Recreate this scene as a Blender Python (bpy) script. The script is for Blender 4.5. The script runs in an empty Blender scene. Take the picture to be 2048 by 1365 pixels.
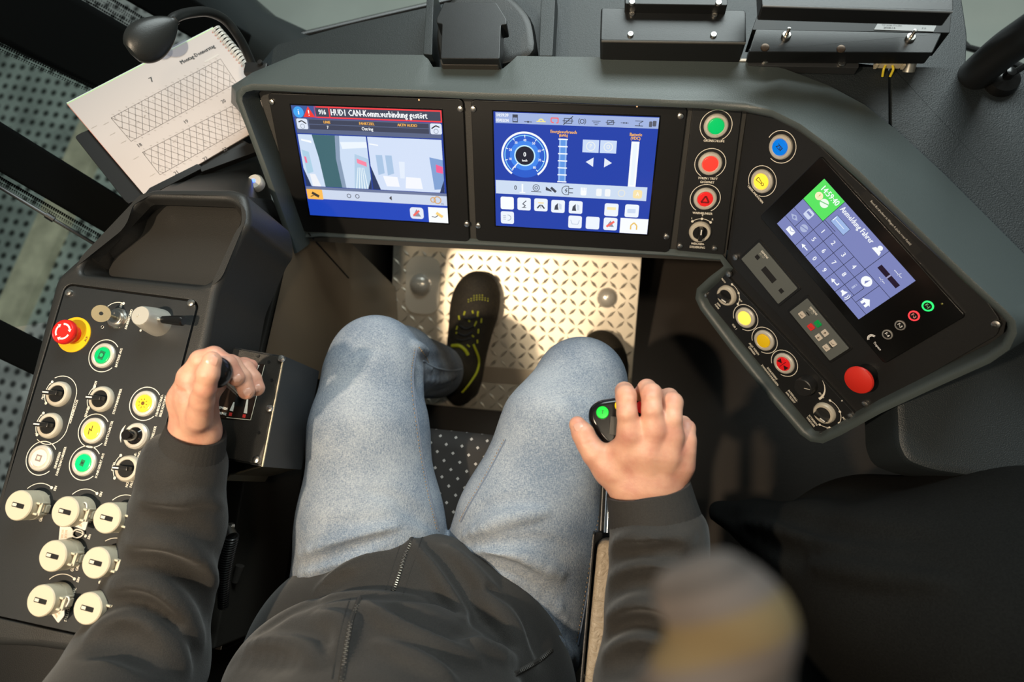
import bpy, bmesh, math, random
import numpy as np
from mathutils import Matrix, Vector
from bpy_extras import mesh_utils
random.seed(7); np.random.seed(7)
S = bpy.context.scene; C = S.collection
R = math.radians

# ---------------------------------------------------------------- camera
RW = Matrix(((.98584, -.08298, .14573), (.11172, .97306, -.20170), (-.12507, .21512, .96855)))   # camera axes in the cab's frame
CAM = Vector((0, 0, 1.5))
cd = bpy.data.cameras.new('camera'); cam = bpy.data.objects.new('camera', cd); C.objects.link(cam); S.camera = cam
cd.sensor_width = 36; cd.lens = 1365 / 2048 * 36; cd.clip_start = .02
cam.matrix_world = Matrix.Translation(CAM) @ RW.to_4x4()
cd.dof.use_dof = True; cd.dof.focus_distance = .84; cd.dof.aperture_fstop = 3.6

# ---------------------------------------------------------------- light
S.view_settings.view_transform = 'Standard'; S.view_settings.look = 'None'
S.view_settings.exposure = 0; S.view_settings.gamma = 1; S.view_settings.use_curve_mapping = False
W = bpy.data.worlds.new('world'); S.world = W; W.use_nodes = True
bg = W.node_tree.nodes['Background']; bg.inputs[0].default_value = (.80, .90, .87, 1); bg.inputs[1].default_value = .13
def lamp(name, kind, loc, target, energy, color, size=.1, sy=None, spot=None, blend=.3):
    d = bpy.data.lights.new(name, kind); d.energy = energy; d.color = color
    if kind == 'AREA':
        d.size = size
        if sy: d.shape = 'RECTANGLE'; d.size_y = sy
    else: d.shadow_soft_size = size
    if spot: d.spot_size = R(spot); d.spot_blend = blend
    o = bpy.data.objects.new(name, d); C.objects.link(o); o.location = loc
    o.rotation_euler = (Vector(target) - Vector(loc)).to_track_quat('-Z', 'Y').to_euler()
    return o
lamp('ceiling_lamp', 'SPOT', (-.72, -.26, 2.25), (-.20, .12, .5), 105, (1, .79, .56), .03, spot=52, blend=.7)
lamp('rear_ceiling_lamp', 'AREA', (-.52, -.72, 2.3), (-.22, .25, .2), 9, (1, .84, .62), .06, .5)
lamp('middle_ceiling_lamp', 'SPOT', (.12, .02, 2.35), (-.30, .30, .5), 20, (1, .82, .60), .05, spot=38, blend=.8)
lamp('windscreen_daylight', 'AREA', (.3, 1.9, 2.1), (.1, .5, .7), 55, (.86, .97, .96), 1.6, .9)

# ---------------------------------------------------------------- where things are
def ray(px, py): return RW @ Vector(((px - 1024) / 1365, (682.5 - py) / 1365, -1))
def at(px, py, d): return CAM + ray(px, py) * d
class Fr:                                                   # a flat face of the cab: point, x axis, normal
    def __init__(s, O, X, N):
        s.O = Vector(O); s.N = Vector(N).normalized(); s.Y = s.N.cross(Vector(X)).normalized(); s.X = s.Y.cross(s.N)
    def on(s, px, py, h=0):
        r = ray(px, py); return CAM + r * (((s.O + s.N * h - CAM) @ s.N) / (r @ s.N))
    def g(s, px, py, h=0):
        v = s.on(px, py, h) - s.O; return Vector((v @ s.X, v @ s.Y))
    def W(s, x, y, h=0): return s.O + s.X * x + s.Y * y + s.N * h
    def M(s, x, y, h=0, a=0):
        m = Matrix((s.X, s.Y, s.N)).transposed().to_4x4(); m.translation = s.W(x, y, h)
        return m @ Matrix.Rotation(a, 4, 'Z')
def flat(z, px=None, py=None, ang=0): return Fr((0, 0, z), (math.cos(R(ang)), math.sin(R(ang)), 0), (0, 0, 1))
FM = Fr((-.4587, .4664, .7068), (1, 0, 0), (0, -.7009, .7133))
FR_ = Fr((.1413, .478, .718), (.643, -.766, 0), (-.6425, -.5391, .5446))
FL = flat(.78, ang=-2.7)
FB = flat(.72, ang=-2)
FF = Fr(at(1030, 640, 1.4), (1, .008, 0), (0, -.342, .94))

# ---------------------------------------------------------------- mesh building
class MB:
    def __init__(s): s.bm = bmesh.new()
    def _t(s, vs, M):
        if M is not None: bmesh.ops.transform(s.bm, matrix=M, verts=vs)
    def box(s, c, d, M=None, bev=0, seg=2):
        r = bmesh.ops.create_cube(s.bm, size=1, matrix=Matrix.Translation(c) @ Matrix.Diagonal((*d, 1)))
        vs = r['verts']
        if bev:
            es = list({e for v in vs for e in v.link_edges})
            q = bmesh.ops.bevel(s.bm, geom=es, offset=bev, segments=seg, affect='EDGES', profile=.5)
            vs = list({v for v in q['verts']} | {v for v in vs if v.is_valid})
            st = set(vs); todo = list(vs)
            while todo:
                for e in todo.pop().link_edges:
                    for v in e.verts:
                        if v not in st: st.add(v); todo.append(v)
            vs = list(st)
        s._t(vs, M); return s
    def prism(s, poly, z0, z1, M=None, bev=0, seg=2):
        poly = [Vector(p[:2]) for p in poly]
        if sum(a.x * b.y - b.x * a.y for a, b in zip(poly, poly[1:] + poly[:1])) < 0: poly.reverse()
        n = len(poly)
        rings = []
        def inset(b):
            o = []
            for i in range(n):
                a, p, c = poly[i - 1], poly[i], poly[(i + 1) % n]
                d1 = (p - a).normalized(); d2 = (c - p).normalized()
                n1 = Vector((-d1.y, d1.x)); n2 = Vector((-d2.y, d2.x)); k = max(.35, 1 + n1.dot(n2))
                o.append(p + (n1 + n2) * (b / k))
            return o
        lv = [(0, z0)]
        if bev:
            for i in range(seg + 1):
                t = i / seg * math.pi / 2; lv.append((bev * (1 - math.cos(t)), z1 - bev + bev * math.sin(t)))
        else: lv.append((0, z1))
        vs = []
        for b, z in lv:
            rings.append([s.bm.verts.new((p.x, p.y, z)) for p in inset(b)]); vs += rings[-1]
        for a, b in zip(rings, rings[1:]):
            for i in range(n): s.bm.faces.new((a[i], a[(i + 1) % n], b[(i + 1) % n], b[i]))
        s.bm.faces.new(rings[-1]); s.bm.faces.new(rings[0][::-1])
        s._t(vs, M); return s
    def lathe(s, prof, c=(0, 0, 0), n=32, M=None, sx=1, sy=1):
        rs = []; vs = []
        for r, z in prof:
            if r < 1e-6: ring = [s.bm.verts.new((c[0], c[1], c[2] + z))]
            else: ring = [s.bm.verts.new((c[0] + sx * r * math.cos(2 * math.pi * i / n), c[1] + sy * r * math.sin(2 * math.pi * i / n), c[2] + z)) for i in range(n)]
            rs.append(ring); vs += ring
        for a, b in zip(rs, rs[1:]):
            for i in range(n):
                j = (i + 1) % n
                if len(a) == 1 and len(b) == 1: continue
                if len(a) == 1: s.bm.faces.new((a[0], b[j], b[i]))
                elif len(b) == 1: s.bm.faces.new((a[i], a[j], b[0]))
                else: s.bm.faces.new((a[i], a[j], b[j], b[i]))
        s._t(vs, M); return s
    def tube(s, pts, r, n=8, M=None, cap=True, flatten=1, closed=False):
        pts = [Vector(p) for p in pts]; m = len(pts); rr = r if isinstance(r, (list, tuple)) else [r] * m
        rs = []; vs = []; up = None
        for i, p in enumerate(pts):
            if closed: t = (pts[(i + 1) % m] - pts[i - 1]).normalized()
            else: t = (pts[min(i + 1, m - 1)] - pts[max(i - 1, 0)]).normalized()
            if up is None: up = t.orthogonal().normalized()
            u = (up - t * up.dot(t)); u = u.normalized() if u.length > 1e-5 else t.orthogonal().normalized(); up = u; v = t.cross(u)
            ring = [s.bm.verts.new(p + (u * math.cos(2 * math.pi * k / n) + v * math.sin(2 * math.pi * k / n) * flatten) * rr[i]) for k in range(n)]
            rs.append(ring); vs += ring
        for i in range(m - (0 if closed else 1)):
            a, b = rs[i], rs[(i + 1) % m]
            for k in range(n): s.bm.faces.new((a[k], a[(k + 1) % n], b[(k + 1) % n], b[k]))
        if cap and not closed: s.bm.faces.new(rs[0][::-1]); s.bm.faces.new(rs[-1])
        s._t(vs, M); return s
    def grid(s, rows, closed=False):
        R_ = [[s.bm.verts.new(p) for p in r] for r in rows]
        for a, b in zip(R_, R_[1:]):
            for i in range(len(a) - (0 if closed else 1)):
                j = (i + 1) % len(a)
                try: s.bm.faces.new((a[i], a[j], b[j], b[i]))
                except ValueError: pass
        return R_
    def raw(s, v, f):
        vs = [s.bm.verts.new(p) for p in v]
        for q in f:
            try: s.bm.faces.new([vs[i] for i in q])
            except ValueError: pass
        return s
    def mesh(s, name, mat, off=None, ang=35, norm=True):
        if off is not None: bmesh.ops.translate(s.bm, vec=-Vector(off), verts=s.bm.verts)
        if norm: bmesh.ops.recalc_face_normals(s.bm, faces=s.bm.faces)
        me = bpy.data.meshes.new(name); s.bm.to_mesh(me); s.bm.free()
        for p in me.polygons: p.use_smooth = True
        try: me.set_sharp_from_angle(angle=R(ang))
        except Exception: pass
        me.materials.append(mat); me['wn'] = 1; return me
def put(name, me, parent=None, M=None):
    o = bpy.data.objects.new(name, me); C.objects.link(o)
    if me is not None and me.get('wn'): w = o.modifiers.new('weighted_normals', 'WEIGHTED_NORMAL'); w.keep_sharp = True; w.weight = 80
    if parent is not None: o.parent = parent
    if M is not None: o.matrix_local = M
    return o
def tag(o, label=None, cat=None, group=None, kind=None):
    if label: o['label'] = label
    if cat: o['category'] = cat
    if group: o['group'] = group
    if kind: o['kind'] = kind
    return o
CEN = {}
def thing(name, label, cat, M, c=(0, 0, 0), group=None):     # Empty at the thing's base; c = where its own origin is in its face's coordinates
    o = put(name, None, None, M); o.empty_display_size = .02; tag(o, label, cat, group); CEN[o.name] = Vector(c); return o
def fthing(name, label, cat, fr, x, y, h=0, group=None): return thing(name, label, cat, fr.M(x, y, h), (x, y, h), group)
def add(name, mb, mat, th, label=None, ang=35):              # mesh given in the coordinates of the thing's face
    o = put(name, mb.mesh(name, mat, CEN.get(th.name), ang), th)
    CEN[o.name] = CEN.get(th.name, Vector((0, 0, 0)))
    if label: o['label'] = label
    return o
def solo(name, mb, mat, label, cat, base=None, group=None, M=None, ang=35, kind=None):
    b = Vector(base) if base is not None else Vector((0, 0, 0))
    if M is not None: o = put(name, mb.mesh(name, mat, None, ang), None, M)
    else: o = put(name, mb.mesh(name, mat, b, ang), None, Matrix.Translation(b))
    CEN[o.name] = b; tag(o, label, cat, group, kind); return o
def rrect(x0, y0, x1, y1, r, n=5):
    o = []
    for cx, cy, a in ((x1 - r, y1 - r, 0), (x0 + r, y1 - r, 90), (x0 + r, y0 + r, 180), (x1 - r, y0 + r, 270)):
        for i in range(n + 1):
            t = R(a + 90 * i / n); o.append(Vector((cx + r * math.cos(t), cy + r * math.sin(t))))
    return o
def rpoly(pts, r, n=5):                                      # polygon with rounded corners
    o = []; pts = [Vector(p[:2]) for p in pts]; m = len(pts)
    for i in range(m):
        rr = r[i] if isinstance(r, (list, tuple)) else r
        p = pts[i]; a = (pts[i - 1] - p); b = (pts[(i + 1) % m] - p); k = min(rr, a.length * .45, b.length * .45)
        A = p + a.normalized() * k; B = p + b.normalized() * k
        for j in range(n + 1):
            t = j / n; o.append(A * (1 - t) ** 2 + p * 2 * t * (1 - t) + B * t * t)
    return o
def quadrect(fr, q, h=0):                                    # the upright rectangle nearest to four seen corners TL TR BR BL
    p = [fr.g(*a, h) for a in q]
    return ((p[0].x + p[3].x) / 2, (p[2].y + p[3].y) / 2, (p[1].x + p[2].x) / 2, (p[0].y + p[1].y) / 2)
def spline(pts, n=8):
    P = [Vector(p) for p in pts]; P = [P[0] * 2 - P[1]] + P + [P[-1] * 2 - P[-2]]; o = []
    for i in range(1, len(P) - 2):
        for j in range(n):
            t = j / n; a, b, c, d = P[i - 1:i + 3]
            o.append(.5 * ((2 * b) + (c - a) * t + (2 * a - 5 * b + 4 * c - d) * t * t + (3 * b - a - 3 * c + d) * t ** 3))
    o.append(P[-2]); return o

# ---------------------------------------------------------------- materials
MATS = {}
def mat(name, col=(.5, .5, .5), rough=.5, metal=0, bump=0, bs=400, emit=None, es=1, var=0, vs=20, spec=None, coat=0, trans=0, sss=0, detail=3):
    if name in MATS: return MATS[name]
    m = bpy.data.materials.new(name); m.use_nodes = True; N = m.node_tree.nodes; L = m.node_tree.links; b = N['Principled BSDF']
    b.inputs['Base Color'].default_value = (*col, 1); b.inputs['Roughness'].default_value = rough; b.inputs['Metallic'].default_value = metal
    if spec is not None: b.inputs['Specular IOR Level'].default_value = spec
    if coat: b.inputs['Coat Weight'].default_value = coat; b.inputs['Coat Roughness'].default_value = .05
    if trans: b.inputs['Transmission Weight'].default_value = trans
    if sss: b.inputs['Subsurface Weight'].default_value = sss; b.inputs['Subsurface Radius'].default_value = (.02, .008, .004); b.inputs['Subsurface Scale'].default_value = .25
    if emit: b.inputs['Emission Color'].default_value = (*emit, 1); b.inputs['Emission Strength'].default_value = es
    if bump or var:
        tc = N.new('ShaderNodeTexCoord')
    if bump:
        n = N.new('ShaderNodeTexNoise'); n.inputs['Scale'].default_value = bs; n.inputs['Detail'].default_value = detail; L.new(tc.outputs['Object'], n.inputs['Vector'])
        bp = N.new('ShaderNodeBump'); bp.inputs['Strength'].default_value = bump; bp.inputs['Distance'].default_value = .001; L.new(n.outputs[0], bp.inputs['Height']); L.new(bp.outputs[0], b.inputs['Normal'])
    if var:
        n2 = N.new('ShaderNodeTexNoise'); n2.inputs['Scale'].default_value = vs; n2.inputs['Detail'].default_value = 5; L.new(tc.outputs['Object'], n2.inputs['Vector'])
        r = N.new('ShaderNodeMapRange'); r.inputs['From Min'].default_value = .3; r.inputs['From Max'].default_value = .7; r.inputs['To Min'].default_value = 1 - var; r.inputs['To Max'].default_value = 1 + var; L.new(n2.outputs[0], r.inputs[0])
        mx = N.new('ShaderNodeVectorMath'); mx.operation = 'SCALE'; mx.inputs[0].default_value = col; L.new(r.outputs[0], mx.inputs['Scale']); L.new(mx.outputs[0], b.inputs['Base Color'])
    MATS[name] = m; return m
def vcmat(name, emit=0, rough=.5):
    m = bpy.data.materials.new(name); m.use_nodes = True; N = m.node_tree.nodes; L = m.node_tree.links; b = N['Principled BSDF']
    a = N.new('ShaderNodeVertexColor'); a.layer_name = 'Col'
    if emit:
        b.inputs['Base Color'].default_value = (.01, .01, .01, 1); L.new(a.outputs[0], b.inputs['Emission Color']); b.inputs['Emission Strength'].default_value = emit
    else: L.new(a.outputs[0], b.inputs['Base Color'])
    b.inputs['Roughness'].default_value = rough; return m
HOUSE = mat('moulded_grey_plastic', (.056, .071, .072), .42, bump=.25, bs=900)
HOUSEW = mat('moulded_charcoal_plastic', (.018, .0185, .018), .46, bump=.25, bs=900)
PANEL = mat('black_panel_coating', (.0105, .011, .0115), .40, bump=.15, bs=1500)
PANELL = mat('slate_panel_coating', (.014, .0165, .0185), .45, bump=.15, bs=1500)
BLACK = mat('black_plastic', (.008, .008, .008), .35)
BLACKG = mat('glossy_black_glass', (.004, .004, .004), .12)
GROOVE = mat('dark_gap', (.003, .003, .003), .8)
STEEL = mat('brushed_steel', (.62, .60, .56), .28, 1)
SILV = mat('silver_ring', (.68, .64, .56), .36, .3)
CREAM = mat('cream_plastic', (.60, .53, .38), .38)
WHITE = mat('white_plastic', (.8, .78, .72), .4)
BLKMET = mat('powder_coated_black_metal', (.012, .0125, .013), .38, bump=.2, bs=1200)
DASH = mat('dashboard_leather_grain', (.015, .020, .023), .48, bump=.6, bs=700)
PRINT = vcmat('printed_marks', 0, .55)
SCREEN = vcmat('lit_screen', 1.0, .2)

# ---------------------------------------------------------------- lettering and pictures on flat faces
FONT = {}
def glyphs(s):
    if s in FONT: return FONT[s]
    cu = bpy.data.curves.new('t', 'FONT'); cu.body = s; cu.align_x = 'CENTER'; cu.align_y = 'CENTER'; cu.size = 1; cu.resolution_u = 2
    if len(s) > 12: cu.resolution_u = 1
    o = bpy.data.objects.new('t', cu); C.objects.link(o)
    me = bpy.data.meshes.new_from_object(o)
    v = [(p.co.x * .84, p.co.y) for p in me.vertices]; f = [tuple(p.vertices) for p in me.polygons]
    bpy.data.objects.remove(o); bpy.data.curves.remove(cu); bpy.data.meshes.remove(me)
    FONT[s] = (v, f); return FONT[s]
WH = (.80, .76, .66)
class UI:
    def __init__(s, fr=None, h=0, step=.00012, k=1): s.k = k; s.v = []; s.f = []; s.c = []; s.fr = fr; s.h = h; s.st = step
    def poly(s, pts, col, l=0):
        i = len(s.v); z = s.h + s.st * (l + 1)
        s.v += [(p[0], p[1], z) for p in pts]; s.f.append(tuple(range(i, i + len(pts)))); s.c.append(col)
    def rect(s, x0, y0, x1, y1, col, l=0, r=0):
        s.poly(rrect(x0, y0, x1, y1, r, 3) if r else [(x0, y0), (x1, y0), (x1, y1), (x0, y1)], col, l)
    def disc(s, x, y, r, col, l=0, n=24): s.poly([(x + r * math.cos(2 * math.pi * i / n), y + r * math.sin(2 * math.pi * i / n)) for i in range(n)], col, l)
    def arc(s, x, y, r, w, a0, a1, col=WH, l=0, n=28):
        for i in range(n):
            t0 = R(a0 + (a1 - a0) * i / n); t1 = R(a0 + (a1 - a0) * (i + 1) / n); q = []
            for rr, t in ((r - w / 2, t0), (r + w / 2, t0), (r + w / 2, t1), (r - w / 2, t1)): q.append((x + rr * math.cos(t), y + rr * math.sin(t)))
            s.poly(q, col, l)
    def line(s, pts, w, col=WH, l=0):
        for a, b in zip(pts, pts[1:]):
            a = Vector(a[:2]); b = Vector(b[:2]); d = (b - a)
            if d.length < 1e-7: continue
            n = Vector((-d.y, d.x)).normalized() * w / 2; s.poly([a - n, b - n, b + n, a + n], col, l)
    def text(s, t, x, y, size, rot=0, col=WH, l=1, bold=0, fit=0):
        c, q = math.cos(R(rot)), math.sin(R(rot)); size *= s.k
        for k, ln in enumerate(t.split('\n')):
            v, f = glyphs(ln)
            if not v: continue
            kx = fit / size / (max(p[0] for p in v) - min(p[0] for p in v)) if fit else 1
            off = (len(t.split('\n')) - 1) / 2 - k
            for dx in ((0,) if not bold else (-bold, bold)):
                i = len(s.v)
                for a, b in v:
                    X = (a * kx + dx) * size; Y = (b + off * 1.15) * size
                    s.v.append((x + X * c - Y * q, y + X * q + Y * c, s.h + s.st * (l + 1 + (.2 if dx > 0 else 0))))
                for g in f: s.f.append(tuple(j + i for j in g)); s.c.append(col)
    def build(s, name, m, th, label=None):
        me = bpy.data.meshes.new(name); o = CEN.get(th.name, Vector((0, 0, 0))) if th else Vector((0, 0, 0))
        me.from_pydata([(a - o.x, b - o.y, c - o.z) for a, b, c in s.v], [], s.f)
        ca = me.color_attributes.new('Col', 'FLOAT_COLOR', 'CORNER'); d = []
        for p in me.polygons:
            d += list((*s.c[p.index], 1)) * p.loop_total
        ca.data.foreach_set('color', d); me.materials.append(m)
        bm = bmesh.new(); bm.from_mesh(me)                       # every mark faces out of its face
        for f in bm.faces:
            if f.normal.z < 0: f.normal_flip()
        bm.to_mesh(me); bm.free()
        ob = put(name, me, th)
        if label: ob['label'] = label
        return ob

# ---------------------------------------------------------------- small controls, built once and copied with their sub-parts
def screw_mesh(kind='p'):
    b = MB(); b.lathe([(0.0042, 0), (.0042, .0012), (.0036, .0026), (.002, .0031), (0, .0031)], n=20)
    b.lathe([(0.0016, .0030), (.0012, .0036), (0, .0036)], n=6)
    return b.mesh('screw', STEEL)
SCREW = screw_mesh()
def screw(th, x, y, h=0, s=1, name='screw'):
    o = put(name, SCREW, th, Matrix.Translation(Vector((x, y, h)) - CEN[th.name]) @ Matrix.Scale(s, 4)); return o
RING = MB().lathe([(.0100, .0026), (.0110, .0036), (.0134, .0033), (.0147, .0020), (.0150, 0), (.0098, 0), (.0100, .0026)], n=40).mesh('ring', SILV)
RING['x'] = 1
CAPS = {}
def capmesh(name, col, es):
    if name in CAPS: return CAPS[name]
    m = mat('translucent_cap_' + name, col, .25, emit=col, es=es, coat=.3)
    CAPS[name] = MB().lathe([(.0100, 0), (.0100, .0028), (.0094, .0037), (.0085, .0040), (0, .0042)], n=36).mesh('button_cap', m); return CAPS[name]
def push(th, fr, px, py, cname, col, es, label, h=0, sym=None, srot=0, s=1, arc=None, ui=None, gap=(-60, 240)):
    p = fr.g(px, py, h); loc = Vector((p.x, p.y, h)) - CEN[th.name]
    o = put('push_button', RING, th, Matrix.Translation(loc) @ Matrix.Scale(s, 4)); o['label'] = label
    c = put('button_cap', capmesh(cname, col, es), o); c['label'] = cname.replace('_', ' ') + ' cap'
    if sym:
        u = UI(h=.0042); u.rot = srot; sym(u); q = u.build('symbol', PRINT, o); q.rotation_euler.z = R(srot)
    if ui is not None: ui.arc(p.x, p.y, .0192 * s, .0009, gap[0], gap[1])
    return o
KN = {}
def rotary(th, fr, px, py, ang, label, h=0, ring=SILV, s=1):
    p = fr.g(px, py, h); loc = Vector((p.x, p.y, h)) - CEN[th.name]
    if 'r' not in KN:
        KN['r'] = MB().lathe([(.0095, .0030), (.0100, .0052), (.0130, .0052), (.0146, .0034), (.0150, 0), (.0095, 0), (.0095, .003)], n=40).mesh('rotary_switch', mat('rotary_ring', (.62, .57, .47), .4, .2))
        b = MB(); b.lathe([(.0098, 0), (.0098, .004), (.0094, .0046), (0, .0046)], n=32)
        b.box((.0008, 0, .0095), (.0185, .0052, .011), bev=.0012)
        KN['k'] = b.mesh('knob', mat('knob_black', (.012, .012, .012), .32))
        KN['m'] = MB().box((.0052, 0, .0153), (.0075, .0016, .0006)).mesh('pointer_mark', WHITE)
    o = put('rotary_switch', KN['r'], th, Matrix.Translation(loc) @ Matrix.Rotation(R(ang), 4, 'Z') @ Matrix.Scale(s, 4)); o['label'] = label
    put('knob', KN['k'], o); put('pointer_mark', KN['m'], o)
    return o
# ================================================================ the cab's shell
def plate(mb, outer, holes, z0, z1, M=None):                 # flat plate with holes
    from mathutils.geometry import tessellate_polygon as tp
    loops = [[Vector((p[0], p[1], 0)) for p in l] for l in [outer] + holes]
    flatl = [p for l in loops for p in l]; tris = tp(loops)
    vs = [mb.bm.verts.new((p.x, p.y, z1)) for p in flatl]
    for t in tris:
        try: mb.bm.faces.new([vs[i] for i in t])
        except ValueError: pass
    k = 0
    for l in loops:
        n = len(l); lo = [mb.bm.verts.new((p.x, p.y, z0)) for p in l]
        for i in range(n):
            j = (i + 1) % n; mb.bm.faces.new((vs[k + i], vs[k + j], lo[j], lo[i])); vs.append(lo[i]) if 0 else None
        k += n
    mb._t(list(mb.bm.verts), M) if M is not None else None
    return mb
def offs(poly, b):                                           # offset a counter-clockwise outline inwards
    P_ = [Vector(p[:2]) for p in poly]
    if sum(a.x * c.y - c.x * a.y for a, c in zip(P_, P_[1:] + P_[:1])) < 0: P_.reverse()
    n = len(P_); o = []
    for i in range(n):
        a, p, c = P_[i - 1], P_[i], P_[(i + 1) % n]; d1 = (p - a).normalized(); d2 = (c - p).normalized()
        n1 = Vector((-d1.y, d1.x)); n2 = Vector((-d2.y, d2.x)); o.append(p + (n1 + n2) * (b / max(.5, 1 + n1.dot(n2))))
    return o
def soft_plate(mb, outer, holes, z0, z1, r):                 # plate with softly rounded outer edge and hole edges
    from mathutils.geometry import tessellate_polygon as tp
    loops = [offs(outer, r)] + [offs(h, -rr) for h, rr in holes]; base = [offs(outer, 0)] + [offs(h, 0) for h, rr in holes]; rad = [r] + [rr for h, rr in holes]
    top = [[mb.bm.verts.new((q.x, q.y, z1)) for q in l] for l in loops]; fl = [v for l in top for v in l]
    for t in tp([[Vector((q.x, q.y, 0)) for q in l] for l in loops]):
        try: mb.bm.faces.new([fl[i] for i in t])
        except ValueError: pass
    for k, l in enumerate(loops):
        prev = top[k]; n = len(l); rr = rad[k]
        for st in range(1, 6):
            if st < 5: a = st / 4 * math.pi / 2; f = math.sin(a); z = z1 - rr * (1 - math.cos(a))
            else: f = 1; z = z0 if k == 0 else min(z1 - rr - .001, z0 + .1)
            cur = [mb.bm.verts.new((l[i].x + (base[k][i].x - l[i].x) * f, l[i].y + (base[k][i].y - l[i].y) * f, z)) for i in range(n)]
            for i in range(n):
                j = (i + 1) % n; mb.bm.faces.new((prev[i], prev[j], cur[j], cur[i]))
            prev = cur
    return mb
FLOOR = mat('brown_rubber_floor', (.024, .018, .013), .42, bump=.3, bs=500, var=.15, vs=8)
WALLM = mat('dark_lacquered_panel', (.045, .036, .028), .34, bump=.05, bs=60)
o = put('floor', MB().box((0, -.08, .035), (1.24, 1.44, .04)).mesh('floor', FLOOR)); tag(o, kind='structure')
# footwell sides and front
b = MB(); b.box((-.505, .18, .30), (.02, .90, .50), bev=.002)
o = put('wall_left', b.mesh('wall_left', WALLM)); tag(o, kind='structure')
o = put('wall_front', MB().box((0, .64, .27), (1.24, .02, .44)).mesh('wall_front', mat('footwell_front', (.012, .011, .010), .5))); tag(o, kind='structure')
o = put('wall_right', MB().box((.62, .1, .28), (.02, 1.1, .45)).mesh('wall_right', mat('dark_side_lining', (.02, .016, .012), .5))); tag(o, kind='structure')
o = put('wall_back', MB().box((-.05, -.80, .6), (1.5, .02, 1.1)).mesh('wall_back', mat('back_lining', (.03, .03, .03), .6))); tag(o, kind='structure')
# outside: paved ground
m = bpy.data.materials.new('paving_with_dark_dots'); m.use_nodes = True; N = m.node_tree.nodes; L = m.node_tree.links; bs = N['Principled BSDF']; bs.inputs['Roughness'].default_value = .8
tc = N.new('ShaderNodeTexCoord'); mp = N.new('ShaderNodeMapping'); mp.inputs['Scale'].default_value = (20, 20, 20); mp.inputs['Rotation'].default_value = (0, 0, .1)
fr_ = N.new('ShaderNodeVectorMath'); fr_.operation = 'FRACTION'; sb = N.new('ShaderNodeVectorMath'); sb.operation = 'SUBTRACT'; sb.inputs[1].default_value = (.5, .5, 0)
sp = N.new('ShaderNodeSeparateXYZ'); cb = N.new('ShaderNodeCombineXYZ'); ln = N.new('ShaderNodeVectorMath'); ln.operation = 'LENGTH'
rp = N.new('ShaderNodeMapRange'); rp.inputs['From Min'].default_value = .20; rp.inputs['From Max'].default_value = .34
nz = N.new('ShaderNodeTexNoise'); nz.inputs['Scale'].default_value = 6; nz.inputs['Detail'].default_value = 8
mx = N.new('ShaderNodeMix'); mx.data_type = 'RGBA'; mx.inputs[6].default_value = (.05, .055, .052, 1); mx.inputs[7].default_value = (.52, .56, .54, 1)
mx2 = N.new('ShaderNodeMix'); mx2.data_type = 'RGBA'; mx2.blend_type = 'MULTIPLY'; mx2.inputs[0].default_value = .8
cr = N.new('ShaderNodeMapRange'); cr.inputs['From Min'].default_value = .3; cr.inputs['From Max'].default_value = .7; cr.inputs['To Min'].default_value = .5; cr.inputs['To Max'].default_value = 1.2
L.new(tc.outputs['Object'], mp.inputs[0]); L.new(mp.outputs[0], fr_.inputs[0]); L.new(fr_.outputs[0], sb.inputs[0]); L.new(sb.outputs[0], sp.inputs[0])
L.new(sp.outputs[0], cb.inputs[0]); L.new(sp.outputs[1], cb.inputs[1]); L.new(cb.outputs[0], ln.inputs[0]); L.new(ln.outputs['Value'], rp.inputs[0]); L.new(rp.outputs[0], mx.inputs[0])
L.new(tc.outputs['Object'], nz.inputs['Vector']); L.new(nz.outputs[0], cr.inputs[0]); L.new(mx.outputs[2], mx2.inputs[6]); L.new(cr.outputs[0], mx2.inputs[7]); L.new(mx2.outputs[2], bs.inputs['Base Color'])
FG = flat(-.9)
b = MB(); b.box((-3.6, 1.4, -.95), (5.4, 9, .1)); o = put('ground', b.mesh('ground', m)); tag(o, kind='structure')
b = MB(); b.box((1.6, 4.0, -.935), (6.8, 5.6, .1)); o = put('ground', b.mesh('ground', mat('grey_green_concrete', (.52, .56, .50), .8, bump=.2, bs=20, var=.12, vs=2))); tag(o, kind='structure')
b = MB(); q = [FG.on(*p) for p in ((232, 120), (280, 150), (40, 680), (-10, 660))]; b.prism([(v.x, v.y) for v in q], -.9, -.86)
solo('platform_kerb', b, mat('beige_kerb', (.75, .66, .50), .8, var=.3, vs=12), 'long beige kerb strip on the dotted paving outside the left window', 'kerb', base=q[3])

# side window: posts, sill and pane
def bar(p0, d0, p1, d1, w, t):                              # a straight bar between two seen points, w wide and t deep
    A = at(*p0, d0); B = at(*p1, d1); z = (B - A).normalized(); n = -(ray((p0[0] + p1[0]) / 2, (p0[1] + p1[1]) / 2)).normalized(); x = n.cross(z).normalized(); y = z.cross(x)
    M = Matrix((x, y, z)).transposed().to_4x4(); M.translation = (A + B) / 2
    return MB().box((0, 0, 0), (w, t, (B - A).length), M, bev=w * .1)
POST = mat('matt_black_post', (.0025, .003, .003), .85, spec=.08)
for i, a in enumerate([((-160, -90), .95, (560, 300), 1.30, .115, .05), ((-120, 222), .95, (330, 492), 1.15, .062, .04), ((140, -110), 1.05, (640, 190), 1.45, .060, .05), ((-80, 640), .98, (120, 738), 1.08, .05, .04)]):
    o = put('trim_%d' % (i + 1), bar(*a).mesh('window_post', POST)); tag(o, kind='structure')
b = MB(); b.tube([at(*p) for p in ((400, -60, 1.45), (470, 40, 1.42), (520, 90, 1.36), (590, 128, 1.30), (660, 190, 1.27))], [.06, .062, .064, .066, .06], 20)
o = put('trim_5', b.mesh('windscreen_post', mat('slate_windscreen_post', (.022, .027, .028), .42, bump=.15, bs=900))); tag(o, kind='structure')
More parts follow.
